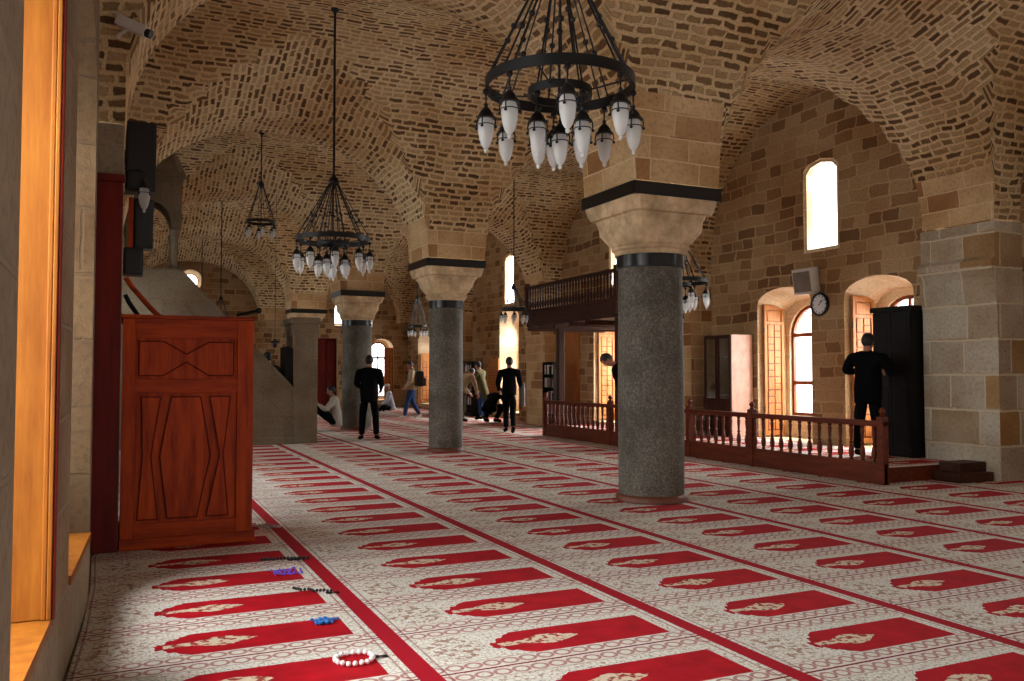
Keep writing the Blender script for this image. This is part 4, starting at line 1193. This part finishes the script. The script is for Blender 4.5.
# walking man in black
J = pose(hipL=(-.08, 0, .88), kneeL=(-.06, .16, .5), ankleL=(-.05, .22, .09), toeL=(-.06, .38, .04), kneeR=(.07, -.04, .5), ankleR=(.06, -.26, .14), toeR=(.06, -.14, .04), elL=(-.27, -.05, 1.13), wrL=(-.22, .12, .96), elR=(.25, -.02, 1.12), wrR=(.27, .16, 1.05))
o = person('person in black walking away down the carpet, grey coat over the arm', (8.09, 17.75, .0), math.radians(-18), J, 'suit2', 'suit2', (0, 1, -.05))
mb = MB(); mb.quadgrid([[(.26+.03*math.sin(k*1.3)+.02, .0+.05*k, z) for k in range(5)] for z in (1.12, 1.05, .9, .75, .6)])
bm2 = mb.bm; gq = bmesh.ops.extrude_face_region(bm2, geom=bm2.faces[:])
for v in gq['geom']:
    if isinstance(v, bmesh.types.BMVert): v.co.x += .06
mb.obj('carried_coat', plain('grey_coat_cloth', (104, 100, 98), .9), o, smooth=True)
# man with backpack
J = pose(kneeL=(-.08, .14, .5), ankleL=(-.08, .2, .09), toeL=(-.08, .36, .04), kneeR=(.08, -.02, .5), ankleR=(.08, -.24, .13), toeR=(.08, -.1, .04), elL=(-.24, .02, 1.13), wrL=(-.2, .2, .95), elR=(.24, .0, 1.13), wrR=(.2, .18, .95), head=(0, .06, 1.59))
o = person('person in an olive-beige jacket and blue jeans carrying a black backpack', (7.87, 24.2, .0), math.radians(70), J, 'beige', 'jeans', (0, 1, -.3), feet='white_cloth')
bp = MB(); bp.box(-.15, .15, -.36, -.13, .98, 1.44, .06); bp.box(-.12, .12, -.42, -.34, 1.0, 1.24, .035); b2 = bp.obj('backpack', M['black'], None, smooth=True)
b2.location = (7.87, 24.2, 0); b2.rotation_euler = (0, 0, math.radians(70)); tag(b2, 'black backpack worn by the person in blue jeans', 'backpack')
mb = MB()
for s in (-1, 1): mb.tube([(s*.1, -.14, 1.42), (s*.11, -.03, 1.5), (s*.11, .14, 1.38), (s*.12, .15, 1.22), (s*.15, 0, 1.08), (s*.13, -.14, 1.04)], .014, 6)
mb.obj('shoulder_strap', M['black'], b2)
# bending man in beige coat, olive man, crouching man
J = pose(lean=.75, wrL=(-.16, .62, .78), wrR=(.16, .6, .74), elL=(-.22, .42, 1.0), elR=(.22, .42, 1.0))
J['head'] = J['head'] + Vector((0, .03, -.03))
person('person in a pale beige coat bending forward beside the second column', (8.72, 22.5, 0), math.radians(-62), J, 'beige', 'greytrouser', (0, .6, -.8), coat=.14, feet='suit')
J = pose(lean=.22, wrL=(-.22, .34, .86), wrR=(.22, .3, .84), elL=(-.26, .2, 1.1), elR=(.26, .16, 1.1))
person('person in a brown-olive jacket standing bowed behind the crouching one in black', (9.75, 23.3, 0), math.radians(35), J, 'olive', 'jeans', (0, .9, -.4), coat=.26)
J = pose(pelvis=(0, -.05, .34), waist=(0, .06, .48), chest=(0, .2, .6), neck=(0, .34, .7), head=(0, .46, .74), hipL=(-.1, -.03, .32), hipR=(.1, -.03, .32), kneeL=(-.2, .32, .42), kneeR=(.2, .32, .42), ankleL=(-.16, .05, .08), ankleR=(.16, .05, .08), toeL=(-.19, .22, .035), toeR=(.19, .22, .035),
    shL=(-.19, .27, .66), shR=(.19, .27, .66), elL=(-.25, .42, .44), elR=(.25, .42, .44), wrL=(-.12, .58, .3), wrR=(.12, .58, .3))
person('person in black crouching low on the floor left of the walking one', (9.3, 21.75, 0), math.radians(-60), J, 'suit', 'suit', (0, .8, -.6), scale=1.1)
# seated people
SIT = dict(pelvis=(0, 0, .13), waist=(0, .03, .3), chest=(0, .06, .5), neck=(0, .1, .68), head=(0, .14, .81), hipL=(-.1, .02, .12), hipR=(.1, .02, .12), kneeL=(-.34, .3, .17), kneeR=(.34, .3, .17), ankleL=(.02, .38, .07), ankleR=(-.04, .27, .09), toeL=(.16, .36, .06), toeR=(-.18, .26, .06),
    shL=(-.19, .07, .62), shR=(.19, .07, .62), elL=(-.27, .16, .36), elR=(.27, .16, .36), wrL=(-.14, .34, .26), wrR=(.14, .34, .26))
person('person in white cap and pale shirt sitting on the far floor beyond the backpack carrier', (8.75, 29.2, -.005), math.radians(75), pose(**SIT), 'pale_shirt', 'suit2', (0, 1, -.4), cap='white_cloth', scale=1.05)
S2 = dict(SIT, kneeL=(-.12, .4, .5), kneeR=(.12, .46, .42), ankleL=(-.12, .56, .08), ankleR=(.12, .68, .08), toeL=(-.12, .72, .035), toeR=(.12, .84, .035), elL=(-.26, .2, .42), elR=(.26, .18, .38), wrL=(-.1, .4, .54), wrR=(.16, .4, .44), waist=(0, 0, .3), chest=(0, .02, .5), neck=(0, .06, .69), head=(0, .11, .82), shL=(-.19, .02, .63), shR=(.19, .02, .63))
person('person in a pale grey shirt sitting on the carpet against the third column, knees raised', (4.7, 20.2, .065), math.radians(72), pose(**S2), 'grey_shirt', 'suit2', (0, 1, -.1), scale=1.05)
# head behind the minbar, bowed head beside the near column
J = pose(lean=.12)
person('person standing behind the stone minbar, only the dark head showing over its parapet', (2.93, 18.6, 0), math.radians(30), J, 'suit2', 'suit', (0, 1, -.2), scale=1.05)
J = pose(lean=.42); J['head'] = J['head']+Vector((0, .06, -.04))
person('person hidden behind the nearest column, only the bowed dark head peeping out at its left', (8.22, 12.95, 0), math.radians(65), J, 'suit', 'suit', (0, .8, -.6), scale=1.06)

# ------------------------------------------------------------------ light, camera, view
w = bpy.data.worlds.new('World'); sc.world = w; w.use_nodes = True
nt = w.node_tree; nt.nodes.clear()
bg = nt.nodes.new('ShaderNodeBackground'); out = nt.nodes.new('ShaderNodeOutputWorld')
bg.inputs[0].default_value = (.93, .96, 1.0, 1); bg.inputs[1].default_value = 5.0
nt.links.new(bg.outputs[0], out.inputs[0])

cam = bpy.data.cameras.new('camera'); co = bpy.data.objects.new('camera', cam); COL.objects.link(co)
cam.sensor_width = 36.; cam.sensor_fit = 'HORIZONTAL'; cam.lens = 857/1024*36.
cam.clip_start = .02; cam.clip_end = 200
co.location = (0, 0, 1.38)
yaw, th = math.radians(24.675), math.radians(2.172)
fw = Vector((math.sin(yaw)*math.cos(th), math.cos(yaw)*math.cos(th), math.sin(th)))
co.rotation_euler = fw.to_track_quat('-Z', 'Y').to_euler()
sc.camera = co
sc.view_settings.view_transform = 'Standard'; sc.view_settings.look = 'None'
sc.view_settings.gamma = 1; sc.view_settings.use_curve_mapping = False
sc.view_settings.exposure = 0.12
cy = sc.cycles
cy.max_bounces = 10; cy.diffuse_bounces = 6; cy.glossy_bounces = 3; cy.transmission_bounces = 4; cy.transparent_max_bounces = 12
cy.use_denoising = True; cy.caustics_reflective = False; cy.caustics_refractive = False
cy.sample_clamp_indirect = 6
